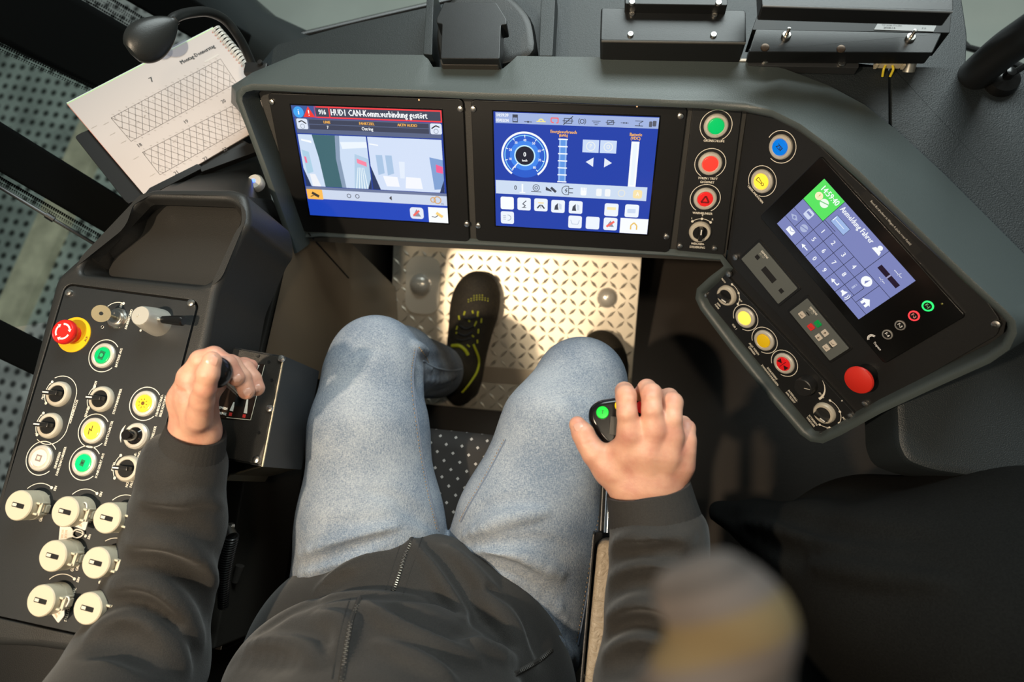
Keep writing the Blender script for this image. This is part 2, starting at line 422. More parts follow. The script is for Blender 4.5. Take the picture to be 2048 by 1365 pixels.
b = MB(); b.tube([at(*p) for p in ((-60, 335, .98), (0, 375, .98), (95, 432, 1.0), (200, 495, 1.04))], .0026, 8)
b.tube([at(92, 430, .999), at(108, 440, 1.004)], .0048, 10)
solo('pull_cord', b, BLACK, 'thin black cord with a small sleeve slanting down outside the left window', 'cord', base=at(0, 375, .98))
g = bpy.data.materials.new('window_glass'); g.use_nodes = True; N = g.node_tree.nodes; L = g.node_tree.links
for n in list(N):
    if n.type != 'OUTPUT_MATERIAL': N.remove(n)
mo = [n for n in N if n.type == 'OUTPUT_MATERIAL'][0]; tr = N.new('ShaderNodeBsdfTransparent'); gl = N.new('ShaderNodeBsdfGlossy'); gl.inputs[1].default_value = .02; fz = N.new('ShaderNodeFresnel'); ms = N.new('ShaderNodeMixShader')
tr.inputs[0].default_value = (.86, .92, .89, 1); L.new(fz.outputs[0], ms.inputs[0]); L.new(tr.outputs[0], ms.inputs[1]); L.new(gl.outputs[0], ms.inputs[2]); L.new(ms.outputs[0], mo.inputs[0])
def pane(name, pts, g_=g):
    v = [at(*p) for p in pts]; n = (v[1] - v[0]).cross(v[2] - v[0]).normalized() * .004
    o = put(name, MB().raw(v + [p + n for p in v], [(0, 1, 2, 3), (7, 6, 5, 4), (0, 4, 5, 1), (1, 5, 6, 2), (2, 6, 7, 3), (3, 7, 4, 0)]).mesh(name, g_)); return tag(o, kind='structure')
pn = pane('window_1', [(-300, -150, .99), (-260, 700, 1.0), (250, 620, 1.30), (620, 190, 1.52)])
# printed dot edge on the glass along the posts
u = MB()
def frit(p0, d0, p1, d1, side, n=64):
    for i in range(n):
        t = i / (n - 1); x = p0[0] + (p1[0] - p0[0]) * t; y = p0[1] + (p1[1] - p0[1]) * t; d = d0 + (d1 - d0) * t
        for k in range(4):
            c = at(x + (k % 2) * 3, y + side * k * 5.2, d + .012); r = .0017 * (1 - .17 * k); nn = -ray(x, y).normalized(); a = nn.orthogonal().normalized(); bb = nn.cross(a)
            u.raw([c + (a * math.cos(j * 1.0472) + bb * math.sin(j * 1.0472)) * r for j in range(6)], [tuple(range(6))])
frit((-4, 86), .98, (300, 225), 1.12, 1); frit((-4, 270), .99, (205, 402), 1.1, -1); frit((-4, 352), .99, (200, 470), 1.1, 1, 50); frit((215, -8), 1.13, (330, 62), 1.2, 1, 30); frit((160, -6), 1.1, (290, 70), 1.18, -1, 30)
fo = put('printed_dot_edge', u.mesh('printed_dot_edge', POST), pn)

# ================================================================ dashboard behind the instrument housing
def slab(px, z, th, r=.004, bev=.002, d=None):
    f = flat(z); return MB().prism(rpoly([f.g(*p) for p in px], r), z - th, z, bev=bev)
DASHD = mat('slate_dash_plastic', (.013, .018, .020), .45, bump=.3, bs=900)
b = slab([(470, 190), (552, 88), (700, 48), (862, 12), (1000, -20), (1130, -120), (1900, -160), (1935, 70), (1930, 180), (1500, 190), (1000, 160)], .655, .05, .01)
solo('dashboard', b, DASHD, 'dark slate dashboard deck behind the display housing, below the windscreen', 'dashboard', base=(0, .7, .6))
b = MB(); b.tube([at(*p) for p in ((545, 84, 1.25), (640, 62, 1.27), (740, 38, 1.29), (870, 8, 1.31), (960, -14, 1.33))], .006, 10)
o = put('trim_6', b.mesh('windscreen_seal', BLACK)); tag(o, kind='structure')
b = MB(); b.tube([at(*p) for p in ((1870, 30, 1.28), (1935, 95, 1.24), (1990, 110, 1.2), (2100, 160, 1.15))], .006, 10)
o = put('trim_7', b.mesh('windscreen_seal', BLACK)); tag(o, kind='structure')
b = slab([(1497, 100), (1600, 130), (1778, 131), (1779, 252), (1700, 300), (1560, 240)], .725, .03, .002)
solo('dashboard_cover', b, DASH, 'grained dark cover plate between the display housing and the vertical seam', 'dashboard cover', base=(.2, .55, .7))
b = slab([(1782, 132), (2200, 140), (2300, 700), (2050, 520), (1783, 256)], .725, .03, .002)
solo('dashboard_cover', b, DASH, 'large grained dark cover plate right of the vertical seam, under the black tube', 'dashboard cover', base=(.45, .5, .7))
b = slab([(1960, 560), (2300, 640), (2320, 1010), (2060, 974), (1865, 945), (1812, 925), (1795, 890), (1790, 780)], .63, .10, [.01, .01, .01, .02, .03, .03, .02, .01], .012)
solo('side_console', b, DASH, 'blue-grey grained side console with rounded corner below the right control panel', 'side console', base=(.5, .25, .5))
b = MB(); f = flat(.5); b.box(f.on(1905, 968), (.09, .03, .02), bev=.002)
solo('console_bracket', b, BLKMET, 'flat black bracket under the edge of the blue-grey side console', 'bracket', base=f.on(1905, 968))

# ================================================================ instrument housing
def shell(st, name, m):
    P = []; 
    for s in st:
        fr, h = s[2], s[3]; P.append(fr.on(s[0], s[1], h))
    n = len(st); rows = []
    for i, s in enumerate(st):
        fr, h = s[2], s[3]; Nn = fr.N; t = (P[(i + 1) % n] - P[i - 1]).normalized(); inn = t.cross(Nn).normalized(); L_ = P[i]
        bk = s[4]
        if bk is None: B = L_ - Nn * .085 - inn * .004
        elif isinstance(bk, float): B = L_ - Nn * bk - inn * .006
        else: B = flat(bk[2]).on(bk[0], bk[1])
        out = (B - L_).normalized(); w = s[5] if len(s) > 5 else .010
        hh = min(h, .035)
        rows.append([L_ + inn * (w + .004) - Nn * h, L_ + inn * w - Nn * (.3 * h), L_ + inn * (w * .75) - Nn * .0015, L_ + inn * w * .4, L_ + out * .0015 + Nn * .0006, L_ + out * .006 + Nn * .0003, L_ + out * .014, B - out * .004 * 0, B - Vector((0, 0, .004)) + out * .002, B - Vector((0, 0, .05))])
    b = MB(); b.grid(rows + [rows[0]]); return b
BK = .738
ST = [(585, 508, FM, .034, .05), (560, 440, FM, .034, .05), (520, 330, FM, .034, .05), (490, 250, FM, .034, .05), (473, 203, FM, .034, (462, 205, .70)), (474, 186, FM, .034, (463, 172, .735)), (484, 174, FM, .034, (505, 145, BK)), (502, 169, FM, .034, (560, 122, BK)), (540, 170, FM, .034, (598, 107, BK)), (640, 175, FM, .034, (640, 107, BK)), (740, 178, FM, .034, (760, 109, BK)), (820, 181, FM, .034, (846, 110, BK)),
      (852, 182, FM, .034, (856, 118, BK)), (880, 183, FM, .034, (866, 134, BK)), (940, 186, FM, .034, (935, 136, BK)), (990, 188, FM, .034, (1006, 137, BK)), (1025, 189, FM, .034, (1024, 122, BK)), (1060, 190, FM, .034, (1034, 112, BK)), (1180, 195, FM, .034, (1180, 114, BK)), (1300, 200, FM, .034, (1300, 117, BK)), (1420, 205, FM, .034, (1420, 120, BK)), (1490, 210, FM, .034, (1500, 122, BK)),
      (1545, 222, FR_, .030, (1570, 138, BK)), (1600, 249, FR_, .030, (1660, 172, BK)), (1660, 293, FR_, .030, (1730, 210, BK)), (1720, 345, FR_, .030, (1795, 262, BK)), (1800, 422, FR_, .030, (1890, 350, BK)), (1880, 500, FR_, .030, (1980, 440, BK)), (1960, 575, FR_, .030, (2060, 520, BK)), (2010, 620, FR_, .030, (2110, 580, .735)), (2030, 643, FR_, .028, .05), (2033, 668, FR_, .028, .05), (2018, 700, FR_, .028, .05), (1980, 727, FR_, .026, .06),
      (1880, 772, FR_, .022, .07), (1760, 828, FR_, .018, .07), (1680, 872, FR_, .016, .07), (1645, 888, FR_, .014, .07), (1620, 884, FR_, .014, .07), (1600, 870, FR_, .014, .07), (1540, 800, FR_, .014, .07), (1460, 700, FR_, .014, .07), (1400, 620, FR_, .014, .07), (1390, 598, FR_, .014, .07), (1393, 578, FR_, .014, .07), (1418, 555, FR_, .014, .07), (1447, 533, FR_, .010, .06, .006),
      (1440, 521, FM, .006, .05, .004), (1345, 513, FM, .006, .05, .004), (1100, 499, FM, .006, .05, .004), (850, 486, FM, .006, .05, .004), (640, 474, FM, .006, .05, .004), (598, 478, FM, .006, .05, .004)]
hs = solo('instrument_housing', shell(ST, 'h', HOUSE), HOUSE, 'wide slate grey moulded hood that frames both displays and the angled right panel', 'display housing', base=(-.2, .55, .70), ang=50)
hb = CEN[hs.name]
def hpart(name, mb, m, fr=None, label=None):
    me = mb.mesh(name, m); o = put(name, me, hs, Matrix.Translation(-hb) @ (fr.M(0, 0, 0) if fr else Matrix())); CEN[o.name] = Vector((0, 0, 0))
    if label: o['label'] = label
    return o
hpart('face_plate', MB().prism([FM.g(*p) for p in ((515, 176), (1496, 208), (1450, 524), (592, 482))], -.03, -.001), mat('frame_grey_plastic', (.030, .029, .026), .5, bump=.2, bs=900), FM, 'grey frame plate around the two displays')
RP = [(1493, 206), (1550, 226), (1640, 284), (1990, 606), (2012, 640), (2006, 668), (1975, 702), (1660, 866), (1635, 876), (1612, 866), (1405, 605), (1400, 584), (1452, 526)]
hpart('face_plate', MB().prism([FR_.g(*p) for p in RP], -.03, -.001), mat('frame_black_plastic', (.010, .010, .010), .45, bump=.2, bs=900), FR_, 'black frame plate under the angled right panel')
# short stay at the left foot of the housing
b = MB(); b.prism([FM.g(*p) for p in ((548, 455), (592, 470), (584, 508))], -.03, .03)
hpart('corner_web', b, HOUSEW, FM)

# ---------------------------------------------------------------- the two displays
def display(q, label, scr, fill):
    x0, y0, x1, y1 = quadrect(FM, q); t = fthing('display_monitor', label, 'display', FM, (x0 + x1) / 2, (y0 + y1) / 2, 0, 'displays in the housing')
    add('bezel', MB().prism(rrect(x0, y0, x1, y1, .006), -.0005, .004, bev=.0012), mat('display_bezel_black', (.007, .007, .007), .33, bump=.06, bs=1500), t)
    a, b_, c, d = quadrect(FM, scr, .004)
    add('screen_glass', MB().prism(rrect(a - .002, b_ - .002, c + .002, d + .002, .001), .0035, .0043), BLACKG, t)
    u = UI(h=.0044, step=.00008); fill(u, lambda U, V: (a + (c - a) * U, d - (d - b_) * V), c - a, d - b_)
    u.build('screen_image', SCREEN, t)
    return t, (a, b_, c, d)
BL = (.012, .055, .42); LB = (.36, .47, .78); DK = (.035, .045, .09); WT = (.95, .98, 1.0); ORG = (1.0, .50, .08)
def fill_left(u, P, w, h):
    def rc(a, b, c, d, col, l=0, r=0): p, q = P(a, b), P(c, d); u.rect(p[0], q[1], q[0], p[1], col, l, r * w)
    rc(0, 0, 1, 1, (.010, .045, .33)); rc(0, .0, .17, .1, (.05, .10, .32), 1)
    rc(0, .75, 1, 1, (.012, .06, .50), 1)
    u.disc(*P(.045, .055), .0075, (.05, .38, .9), 2); u.text('i', *P(.045, .055), .011, 0, WT, 3, .03)
    x, y = P(.115, .055); u.poly([(x - .0085, y - .0065), (x + .0085, y - .0065), (x, y + .008)], (.9, .04, .03), 2); u.text('!', x, y - .001, .011, 0, WT, 3, .03)
    rc(.155, 0, 1, .1, (.95, .05, .06), 1); rc(.163, .012, .252, .088, (.05, .06, .10), 2); rc(.26, .012, .992, .088, (.05, .06, .10), 2)
    u.text('916', *P(.208, .05), .0095, 0, WT, 3, .03, .010); u.text('HUD1 CAN-Komm.verbindung gestört', *P(.585, .05), .0120, 0, WT, 3, .03, .134)
    rc(.01, .105, .99, .235, (.10, .13, .24), 1)
    for a in (.02, .92): rc(a, .11, a + .075, .20, (.75, .82, .95), 2, .01)
    for a, s in ((.057, -1), (.957, 1)):
        p = P(a, .14); u.line([(p[0] - s * .006, p[1] - .002), (p[0], p[1] + .002), (p[0] + s * .005, p[1])], .0016, (.02, .02, .03), 3); u.arc(*P(a, .175), .003, .0008, 0, 360, (.3, .35, .45), 3, 12)
    rc(.105, .115, .91, .152, (.045, .055, .10), 2); rc(.105, .158, .91, .198, (.045, .055, .10), 2)
    for s, a in (('LINIE', .23), ('FAHRTZIEL', .50), ('AKTIV AUDIO', .77)): u.text(s, *P(a, .134), .0052, 0, ORG, 3, .03)
    u.text('7', *P(.23, .178), .0058, 0, WT, 3, .03); u.text('Ostring', *P(.5, .178), .0062, 0, WT, 3, .03)
    # two camera pictures: coach interior seen by fisheye
    rc(.012, .245, .483, .715, (.62, .74, .92), 2); rc(.492, .245, .988, .715, (.66, .76, .95), 2)
    def pl(pts, col, l): u.poly([P(*p) for p in pts], col, l)
    pl([(.11, .245), (.27, .245), (.255, .45), (.27, .715), (.15, .715), (.135, .45)], (.05, .14, .17), 3); pl([(.27, .245), (.30, .245), (.285, .45), (.30, .715), (.27, .715), (.255, .45)], (.25, .34, .48), 3)
    pl([(.31, .36), (.483, .34), (.483, .29), (.30, .30)], (.85, .92, 1), 3); pl([(.39, .40), (.483, .44), (.483, .715), (.36, .715)], (.45, .62, .80), 3); pl([(.40, .44), (.465, .47), (.465, .51), (.40, .48)], (.95, .25, .38), 4)
    for k in range(5): pl([(.37 + k * .02, .715), (.40 + k * .01, .52), (.404 + k * .01, .52), (.377 + k * .02, .715)], (.85, .95, 1), 4)
    pl([(.02, .38), (.07, .40), (.08, .58), (.035, .60)], (.42, .64, .80), 3); pl([(.03, .44), (.045, .445), (.048, .50), (.034, .50)], (.9, .2, .35), 4); pl([(.05, .60), (.09, .60), (.12, .715), (.06, .715)], (.88, .9, .95), 4)
    for q in ([(.012, .55), (.05, .715), (.012, .715)], [(.483, .62), (.483, .715), (.455, .715)], [(.492, .50), (.545, .715), (.492, .715)], [(.988, .60), (.988, .715), (.955, .715)]): pl(q, (.02, .04, .12), 4)
    for a in (.535, .60): pl([(a, .40), (a + .045, .40), (a + .05, .56), (a + .005, .58)], (.40, .56, .78), 3)
    pl([(.90, .40), (.988, .42), (.988, .68), (.92, .69)], (.22, .36, .66), 3); pl([(.94, .46), (.985, .48), (.985, .54), (.94, .53)], (.9, .12, .30), 4); pl([(.57, .585), (.67, .59), (.68, .68), (.59, .68)], (.92, .94, 1), 4); pl([(.73, .585), (.83, .59), (.84, .69), (.72, .69)], (.92, .94, 1), 4); pl([(.69, .45), (.73, .45), (.72, .60), (.69, .60)], (.78, .86, .98), 4)
    pl([(.50, .30), (.56, .31), (.56, .32), (.50, .31)], WT, 4); pl([(.03, .285), (.10, .30), (.10, .32), (.03, .30)], WT, 4)
    rc(.005, .72, 1, .745, (.16, .20, .34), 3); rc(.005, .745, 1, .835, (.62, .70, .86), 2); rc(.005, .745, .12, .84, (1.0, .52, .10), 3, .005)
    p = P(.062, .79); u.line([(p[0] - .004, p[1] + .002), (p[0] + .006, p[1] - .0035)], .0042, (.05, .04, .03), 4); u.line([(p[0] - .007, p[1] - .004), (p[0] - .002, p[1] - .002)], .0012, (.05, .04, .03), 4)
    for a in (.31, .37): q = P(a, .79); u.arc(q[0], q[1], .0028, .0010, 0, 360, (.08, .09, .12), 4, 12)
    q = P(.61, .79); u.poly([(q[0] - .003, q[1]), (q[0] + .001, q[1] + .0035), (q[0] + .001, q[1] - .0035)], (.05, .05, .06), 4)
    for a, r in ((.905, .0035), (.935, .005)): q = P(a, .785); u.arc(q[0], q[1], r, .0014, 0, 360, (.7, .38, .12), 4, 14)
    u.text('PIS', *P(.968, .82), .004, 0, (.1, .1, .15), 4)
    rc(.735, .865, .83, .975, (.80, .84, .94), 3, .02); p = P(.782, .92); u.poly([(p[0] - .006, p[1] - .005), (p[0] + .006, p[1] - .005), (p[0], p[1] + .006)], (.25, .28, .36), 4); u.line([(p[0] - .005, p[1] - .004), (p[0] + .004, p[1] + .004)], .003, (.95, .15, .12), 5)
    rc(.865, .855, 1, 1, WT, 3); p = P(.93, .925); u.line([(p[0] - .002, p[1] + .003), (p[0] + .007, p[1] - .003)], .0042, (.95, .65, .2), 4); u.line([(p[0] - .009, p[1] - .003), (p[0] - .004, p[1] - .004), (p[0], p[1] - .001)], .0012, (.05, .05, .05), 4)
def fill_right(u, P, w, h):
    def rc(a, b, c, d, col, l=0, r=0): p, q = P(a, b), P(c, d); u.rect(p[0], q[1], q[0], p[1], col, l, r * w)
    K = (.05, .06, .09)
    rc(0, 0, 1, 1, (.012, .05, .40)); rc(.012, .005, 1, .092, (.36, .46, .76), 1)
    u.text('14:59:39', *P(.055, .028), .0056, 0, WT, 2, .03); u.text('03/02/24', *P(.055, .07), .0056, 0, WT, 2, .03)
    p = P(.135, .05); u.rect(p[0] - .0035, p[1] - .005, p[0] + .0035, p[1] + .005, K, 2); u.rect(p[0] - .0025, p[1] - .0035, p[0] + .0025, p[1] + .001, (.36, .46, .76), 3); u.text('SD', p[0], p[1] - .001, .0036, 0, K, 4)
    def sym(a, f): q = P(a, .055); f(q[0], q[1])
    sym(.215, lambda x, y: (u.line([(x - .005, y - .003), (x + .005, y - .003)], .0008, K, 2), u.disc(x, y - .003, .0013, K, 2, 8)))
    sym(.295, lambda x, y: (u.line([(x - .006, y - .002), (x + .006, y - .002)], .0014, (.9, .8, .3), 2), u.arc(x, y - .002, .003, .0018, 0, 180, (.9, .8, .3), 2, 10)))
    sym(.378, lambda x, y: u.line([(x - .001, y - .003), (x - .0045, y - .002), (x - .0045, y + .003), (x + .0045, y + .003), (x + .0045, y - .003), (x + .002, y - .003)], .0014, (.95, .15, .15), 2))
    sym(.46, lambda x, y: (u.line([(x - .005, y - .003), (x + .005, y - .003), (x + .005, y + .003), (x - .005, y + .003), (x - .005, y - .003)], .0009, K, 2), u.line([(x - .007, y), (x + .007, y)], .0009, K, 2), u.line([(x - .006, y - .005), (x + .006, y + .006)], .0011, K, 3)))
    sym(.545, lambda x, y: (u.arc(x, y, .0026, .0009, 0, 360, K, 2, 14), u.arc(x, y, .0046, .0008, 130, 230, K, 2, 8), u.arc(x, y, .0046, .0008, -50, 50, K, 2, 8)))
    sym(.63, lambda x, y: [u.line([(x - .0055 + k * .0018, y + .001 - k * .0022), (x + .0055 - k * .0018, y + .001 - k * .0022)], .0008, K, 2) for k in range(3)])
    sym(.715, lambda x, y: (u.line([(x - .004, y - .0025), (x + .004, y - .0025), (x + .004, y + .0025), (x - .004, y + .0025), (x - .004, y - .0025), (x + .004, y + .0025)], .0008, K, 2), u.line([(x - .006, y), (x + .006, y)], .0007, K, 2)))
    sym(.80, lambda x, y: (u.line([(x - .005, y), (x + .005, y)], .0007, K, 2), u.disc(x - .001, y, .001, K, 2, 8), u.disc(x + .002, y, .001, K, 2, 8)))
    sym(.885, lambda x, y: (u.line([(x - .005, y + .003), (x + .005, y + .003), (x, y), (x + .001, y - .003)], .0008, K, 2), u.line([(x - .005, y - .003), (x + .005, y - .003)], .0008, K, 2)))
    sym(.965, lambda x, y: (u.rect(x - .0045, y - .004, x - .0005, y + .003, (.1, .11, .15), 2, .001), u.rect(x, y - .003, x + .0045, y + .004, (.1, .11, .15), 2, .001)))
    X, Y = P(.195, .355)
    u.disc(X, Y, .0300, (.02, .11, .62), 1, 40); u.disc(X, Y, .020, (.05, .24, .85), 2, 36)
    u.arc(X, Y, .0305, .0026, -55, 235, WT, 2, 48); u.arc(X, Y, .0268, .0012, -50, 230, (.25, .65, .95), 2, 40)
    u.disc(X, Y, .0142, (.55, .85, 1), 3, 36); u.disc(X, Y, .0125, (.01, .012, .03), 4, 32); u.text('0', X, Y + .0015, .0085, 0, WT, 5, .03); u.text('km/h', X, Y - .0065, .0042, 0, WT, 5, .03)
    for k in range(9):
        a = R(230 - k * 35); c, s = math.cos(a), math.sin(a); u.line([(X + .0275 * c, Y + .0275 * s), (X + .0240 * c, Y + .0240 * s)], .0009, WT, 3); u.text(str(k * 10), X + .0205 * c, Y + .0205 * s, .0048, 0, WT, 3, .02)
    a = R(228); u.line([(X + .014 * math.cos(a), Y + .014 * math.sin(a)), (X + .025 * math.cos(a), Y + .025 * math.sin(a))], .0014, WT, 4)
    u.text('Energieverbrauch', *P(.435, .145), .0058, 0, ORG, 2, .03); u.text('(kWh)', *P(.435, .175), .0052, 0, ORG, 2, .03)
    rc(.41, .20, .458, .565, (.30, .50, .90), 2); rc(.42, .20, .448, .565, (.12, .32, .80), 3)
    for k in range(7): rc(.405, .20 + k * .06, .463, .21 + k * .06, WT, 4)
    u.text('Batterie', *P(.872, .145), .0058, 0, ORG, 2, .03); u.text('(VDC)', *P(.872, .175), .0055, 0, ORG, 2, .03); rc(.85, .20, .898, .58, WT, 2); rc(.862, .215, .886, .565, (.85, .93, 1), 3)
    for a, t in ((.555, 'P'), (.662, 'O')):
        rc(a, .20, a + .10, .305, (.60, .72, .95), 2); q = P(a + .05, .253); u.arc(q[0], q[1], .0055, .0009, 0, 360, (.9, .92, .86), 3, 20); u.text(t, q[0], q[1], .0075, 0, (.95, .95, .85), 3)
    p = P(.605, .385); u.poly([(p[0] - .0055, p[1]), (p[0] + .0045, p[1] + .0062), (p[0] + .0045, p[1] - .0062)], (.78, .84, .96), 2)
    p = P(.715, .385); u.poly([(p[0] + .0055, p[1]), (p[0] - .0045, p[1] + .0062), (p[0] - .0045, p[1] - .0062)], (.78, .84, .96), 2)
    rc(.005, .578, .972, .698, (.62, .73, .90), 2)
    q = P(.135, .64); u.text('0', q[0], q[1], .009, 0, K, 3, .02); q = P(.18, .64)
    u.line([(q[0], q[1] + .006), (q[0], q[1] - .006)], .0022, WT, 3); u.line([(q[0] - .004, q[1] - .006), (q[0] + .004, q[1] - .006)], .0016, WT, 3)
    q = P(.27, .63); u.arc(q[0], q[1], .0044, .0009, 0, 360, K, 3, 18); u.arc(q[0], q[1], .002, .0009, 0, 360, K, 3, 12); u.line([(q[0] - .007, q[1] - .0055), (q[0] + .007, q[1] - .0055)], .0008, K, 3)
    q = P(.365, .64); u.poly([(q[0] - .007, q[1] + .004), (q[0] + .001, q[1] - .001), (q[0] + .001, q[1] - .003), (q[0] - .007, q[1] - .001)], K, 3); u.line([(q[0], q[1] + .003), (q[0] + .007, q[1] - .003)], .0035, K, 3)
    q = P(.465, .64); u.arc(q[0], q[1], .0062, .0009, 90, 270, K, 3, 12); u.line([(q[0], q[1] + .006), (q[0] + .003, q[1] + .006), (q[0] + .003, q[1] - .006), (q[0], q[1] - .006)], .0009, K, 3); u.line([(q[0] + .003, q[1] + .003), (q[0] + .009, q[1] + .003)], .0012, K, 3); u.line([(q[0] + .003, q[1] - .003), (q[0] + .009, q[1] - .003)], .0012, K, 3); u.line([(q[0] + .001, q[1] + .003), (q[0] - .002, q[1]), (q[0] + .001, q[1]), (q[0] - .001, q[1] - .003)], .0010, K, 3)
    q = P(.575, .645); u.rect(q[0] - .004, q[1] - .005, q[0] + .004, q[1] + .002, WT, 3, .002)
    for k in range(4): u.rect(q[0] - .004 + k * .0021, q[1], q[0] - .0024 + k * .0021, q[1] + .006, WT, 3)
    for a in (.655, .71): rc(a, .61, a + .035, .675, (.92, .94, .95), 3, .008)
    q = P(.815, .64); u.arc(q[0], q[1], .0045, .001, 0, 360, (.85, .82, .70), 3, 16); q = P(.915, .642); u.rect(q[0] - .006, q[1] - .006, q[0] + .006, q[1] + .006, (.95, .78, .42), 3, .003); u.text('A', q[0], q[1], .008, 0, WT, 4)
    T = [(.035, .725), (.147, .725), (.258, .725), (.37, .73), (.485, .73), (.715, .735), (.845, .735), (.035, .86), (.485, .865), (.60, .865), (.715, .865)]
    for i, (a, b) in enumerate(T):
        rc(a, b, a + .088, b + .115, (.86, .92, 1) if i else WT, 3, .012); q = P(a + .044, b + .058)
        x, y = q
        if i == 1: u.line([(x + .003, y + .005), (x - .002, y), (x + .002, y - .002), (x - .001, y - .005)], .0012, K, 4); u.line([(x - .003, y - .005), (x + .003, y - .005)], .001, K, 4)
        if i == 2: [u.line([(x + s * .001, y), (x + s * .005, y - .005)], .002, K, 4) for s in (-1, 1)]; u.line([(x, y + .001), (x, y - .005)], .0008, K, 4); u.line([(x - .004, y + .003), (x + .004, y + .003)], .0012, (.95, .7, .2), 4)
        if i in (3, 4): u.poly([(x - .005, y - .005), (x - .004, y + .001), (x, y + .005), (x, y), (x + .001, y - .005)], K, 4); u.poly([(x + .001, y + .005), (x + .005, y + .003), (x + .005, y - .004), (x + .002, y - .004)], (.62, .70, .82), 4)
        if i == 5: u.rect(x - .006, y, x + .006, y + .004, (.95, .82, .45), 4)
        if i == 6: u.rect(x - .006, y - .003, x + .005, y + .003, (.62, .72, .9), 4, .001)
        if i == 7: u.arc(x + .001, y, .004, .0010, -100, 100, (.35, .42, .52), 4, 10); [u.line([(x - .006, y + k * .0025), (x - .002, y + k * .0025)], .0008, (.35, .42, .52), 4) for k in (-1, 0, 1)]
        if i == 8: u.line([(x - .006, y + .003), (x - .004, y - .003), (x + .004, y - .003), (x + .006, y + .003)], .0009, (.5, .58, .7), 4)
        if i == 10: u.poly([(x - .006, y - .004), (x + .005, y - .004), (x, y + .005)], (.25, .28, .36), 4); u.line([(x - .005, y - .004), (x + .005, y + .004)], .003, (.95, .15, .12), 5)
    rc(.822, .86, .999, .998, WT, 4); q = P(.91, .93); u.line([(q[0] - .004, q[1] - .005), (q[0] - .004, q[1] + .001), (q[0], q[1] + .005), (q[0] + .004, q[1] + .001), (q[0] + .004, q[1] - .005)], .0018, (.85, .55, .12), 5)
SL = [(582, 210.6), (882.8, 220.5), (897, 446.5), (620.7, 430)]; SR = [(987, 223), (1318.4, 233.9), (1294.6, 468.5), (992, 451.5)]
d1, r1 = display([(533, 184), (927, 198), (940, 480), (594, 462)], 'left display with two camera pictures and a red fault line on top', SL, fill_left)
d2, r2 = display([(943, 199), (1372, 212), (1341, 502), (953, 481)], 'right display with a round speed gauge on blue', SR, fill_right)
for t, pts in ((d1, ((544, 204), (588, 431), (921, 218), (934, 448))), (d2, ((947, 218), (957, 451), (1361, 232), (1333, 473)))):
    for p in pts: g_ = FM.g(*p, .004); screw(t, g_.x, g_.y, .004, 1.0)
for t, p in ((d1, (838, 200)), (d2, (1274, 213))):
    g_ = FM.g(*p, .004); b = MB(); b.lathe([(.0012, 0), (.0010, .0006), (0, .0008)], (g_.x, g_.y, .0039), 12); add('light_sensor', b, mat('amber_lens', (.8, .5, .25), .3, emit=(1, .6, .3), es=.6), t)

# ---------------------------------------------------------------- narrow strip of push buttons beside the right display
def strip_plate(t, fr, px, m=PANEL, r=.004, top=.0035, name='face_plate'):
    add(name, MB().prism(rpoly([fr.g(*p) for p in px], r), -.0005, top, bev=.0007), m, t)
def pcent(fr, px): v = [fr.g(*p) for p in px]; return sum(v, Vector((0, 0))) / len(v)
GR = (.0, .55, .12); RD = (.85, .035, .025); YE = (.95, .62, .02); BU = (.0, .16, .75)
px = [(1386, 206), (1484, 211), (1447, 508), (1352, 499)]; c = pcent(FM, px)
t = fthing('button_strip', 'narrow black button strip between the right display and the angled panel', 'control panel', FM, c.x, c.y)
strip_plate(t, FM, px); u = UI(h=.0035, k=1.22)
push(t, FM, 1432, 251.6, 'green', (.0, .60, .16), .25, 'green button above the word GRÜNSCHLEIFE', .0035, ui=u)
push(t, FM, 1420.4, 327, 'red', (.90, .045, .03), .55, 'lit red button above TÜREN / TRITT GEÖFFNET', .0035, ui=u)
push(t, FM, 1410.3, 397.4, 'deep_red', (.80, .02, .02), .25, 'red hazard button with triangle', .0035, ui=u,
     sym=lambda v: v.line([(.0058 * math.cos(R(90 + k * 120)), .0058 * math.sin(R(90 + k * 120)) - .0008) for k in (0, 1, 2, 0)], .0022, (.22, .0, .0)))
rotary(t, FM, 1400, 463.6, 90, 'points switch below the hazard button', .0035, s=.98)
def dots(u, x, y, r, angs, a0, a1, w=.0008):
    u.arc(x, y, r, w, a0, a1)
    for a in angs: u.disc(x + r * math.cos(R(a)), y + r * math.sin(R(a)), .0017, WH, 1, 12)
g_ = FM.g(1400, 463.6, .0035); dots(u, g_.x, g_.y, .0185, (50, 90, 130), 50, 130)
for s, p, z in (('GRÜNSCHLEIFE', (1428, 282), .0036), ('TÜREN / TRITT\nGEÖFFNET', (1415, 361), .0036), ('WARNBLINKER', (1405, 427), .0036), ('WEICHEN-\nSTEUERUNG', (1395, 491.5), .0036), ('L', (1384, 437), .0032), ('0', (1405, 431), .0032), ('R', (1425, 439), .0032)):
    g_ = FM.g(*p, .0035); u.text(s, g_.x, g_.y, z, 0, WH, 1, .03)
u.build('printed_lettering', PRINT, t)
for p in ((1360, 492), (1429, 497), (1401, 211), (1474, 214)): g_ = FM.g(*p, .0035); screw(t, g_.x, g_.y, .0035, .95)

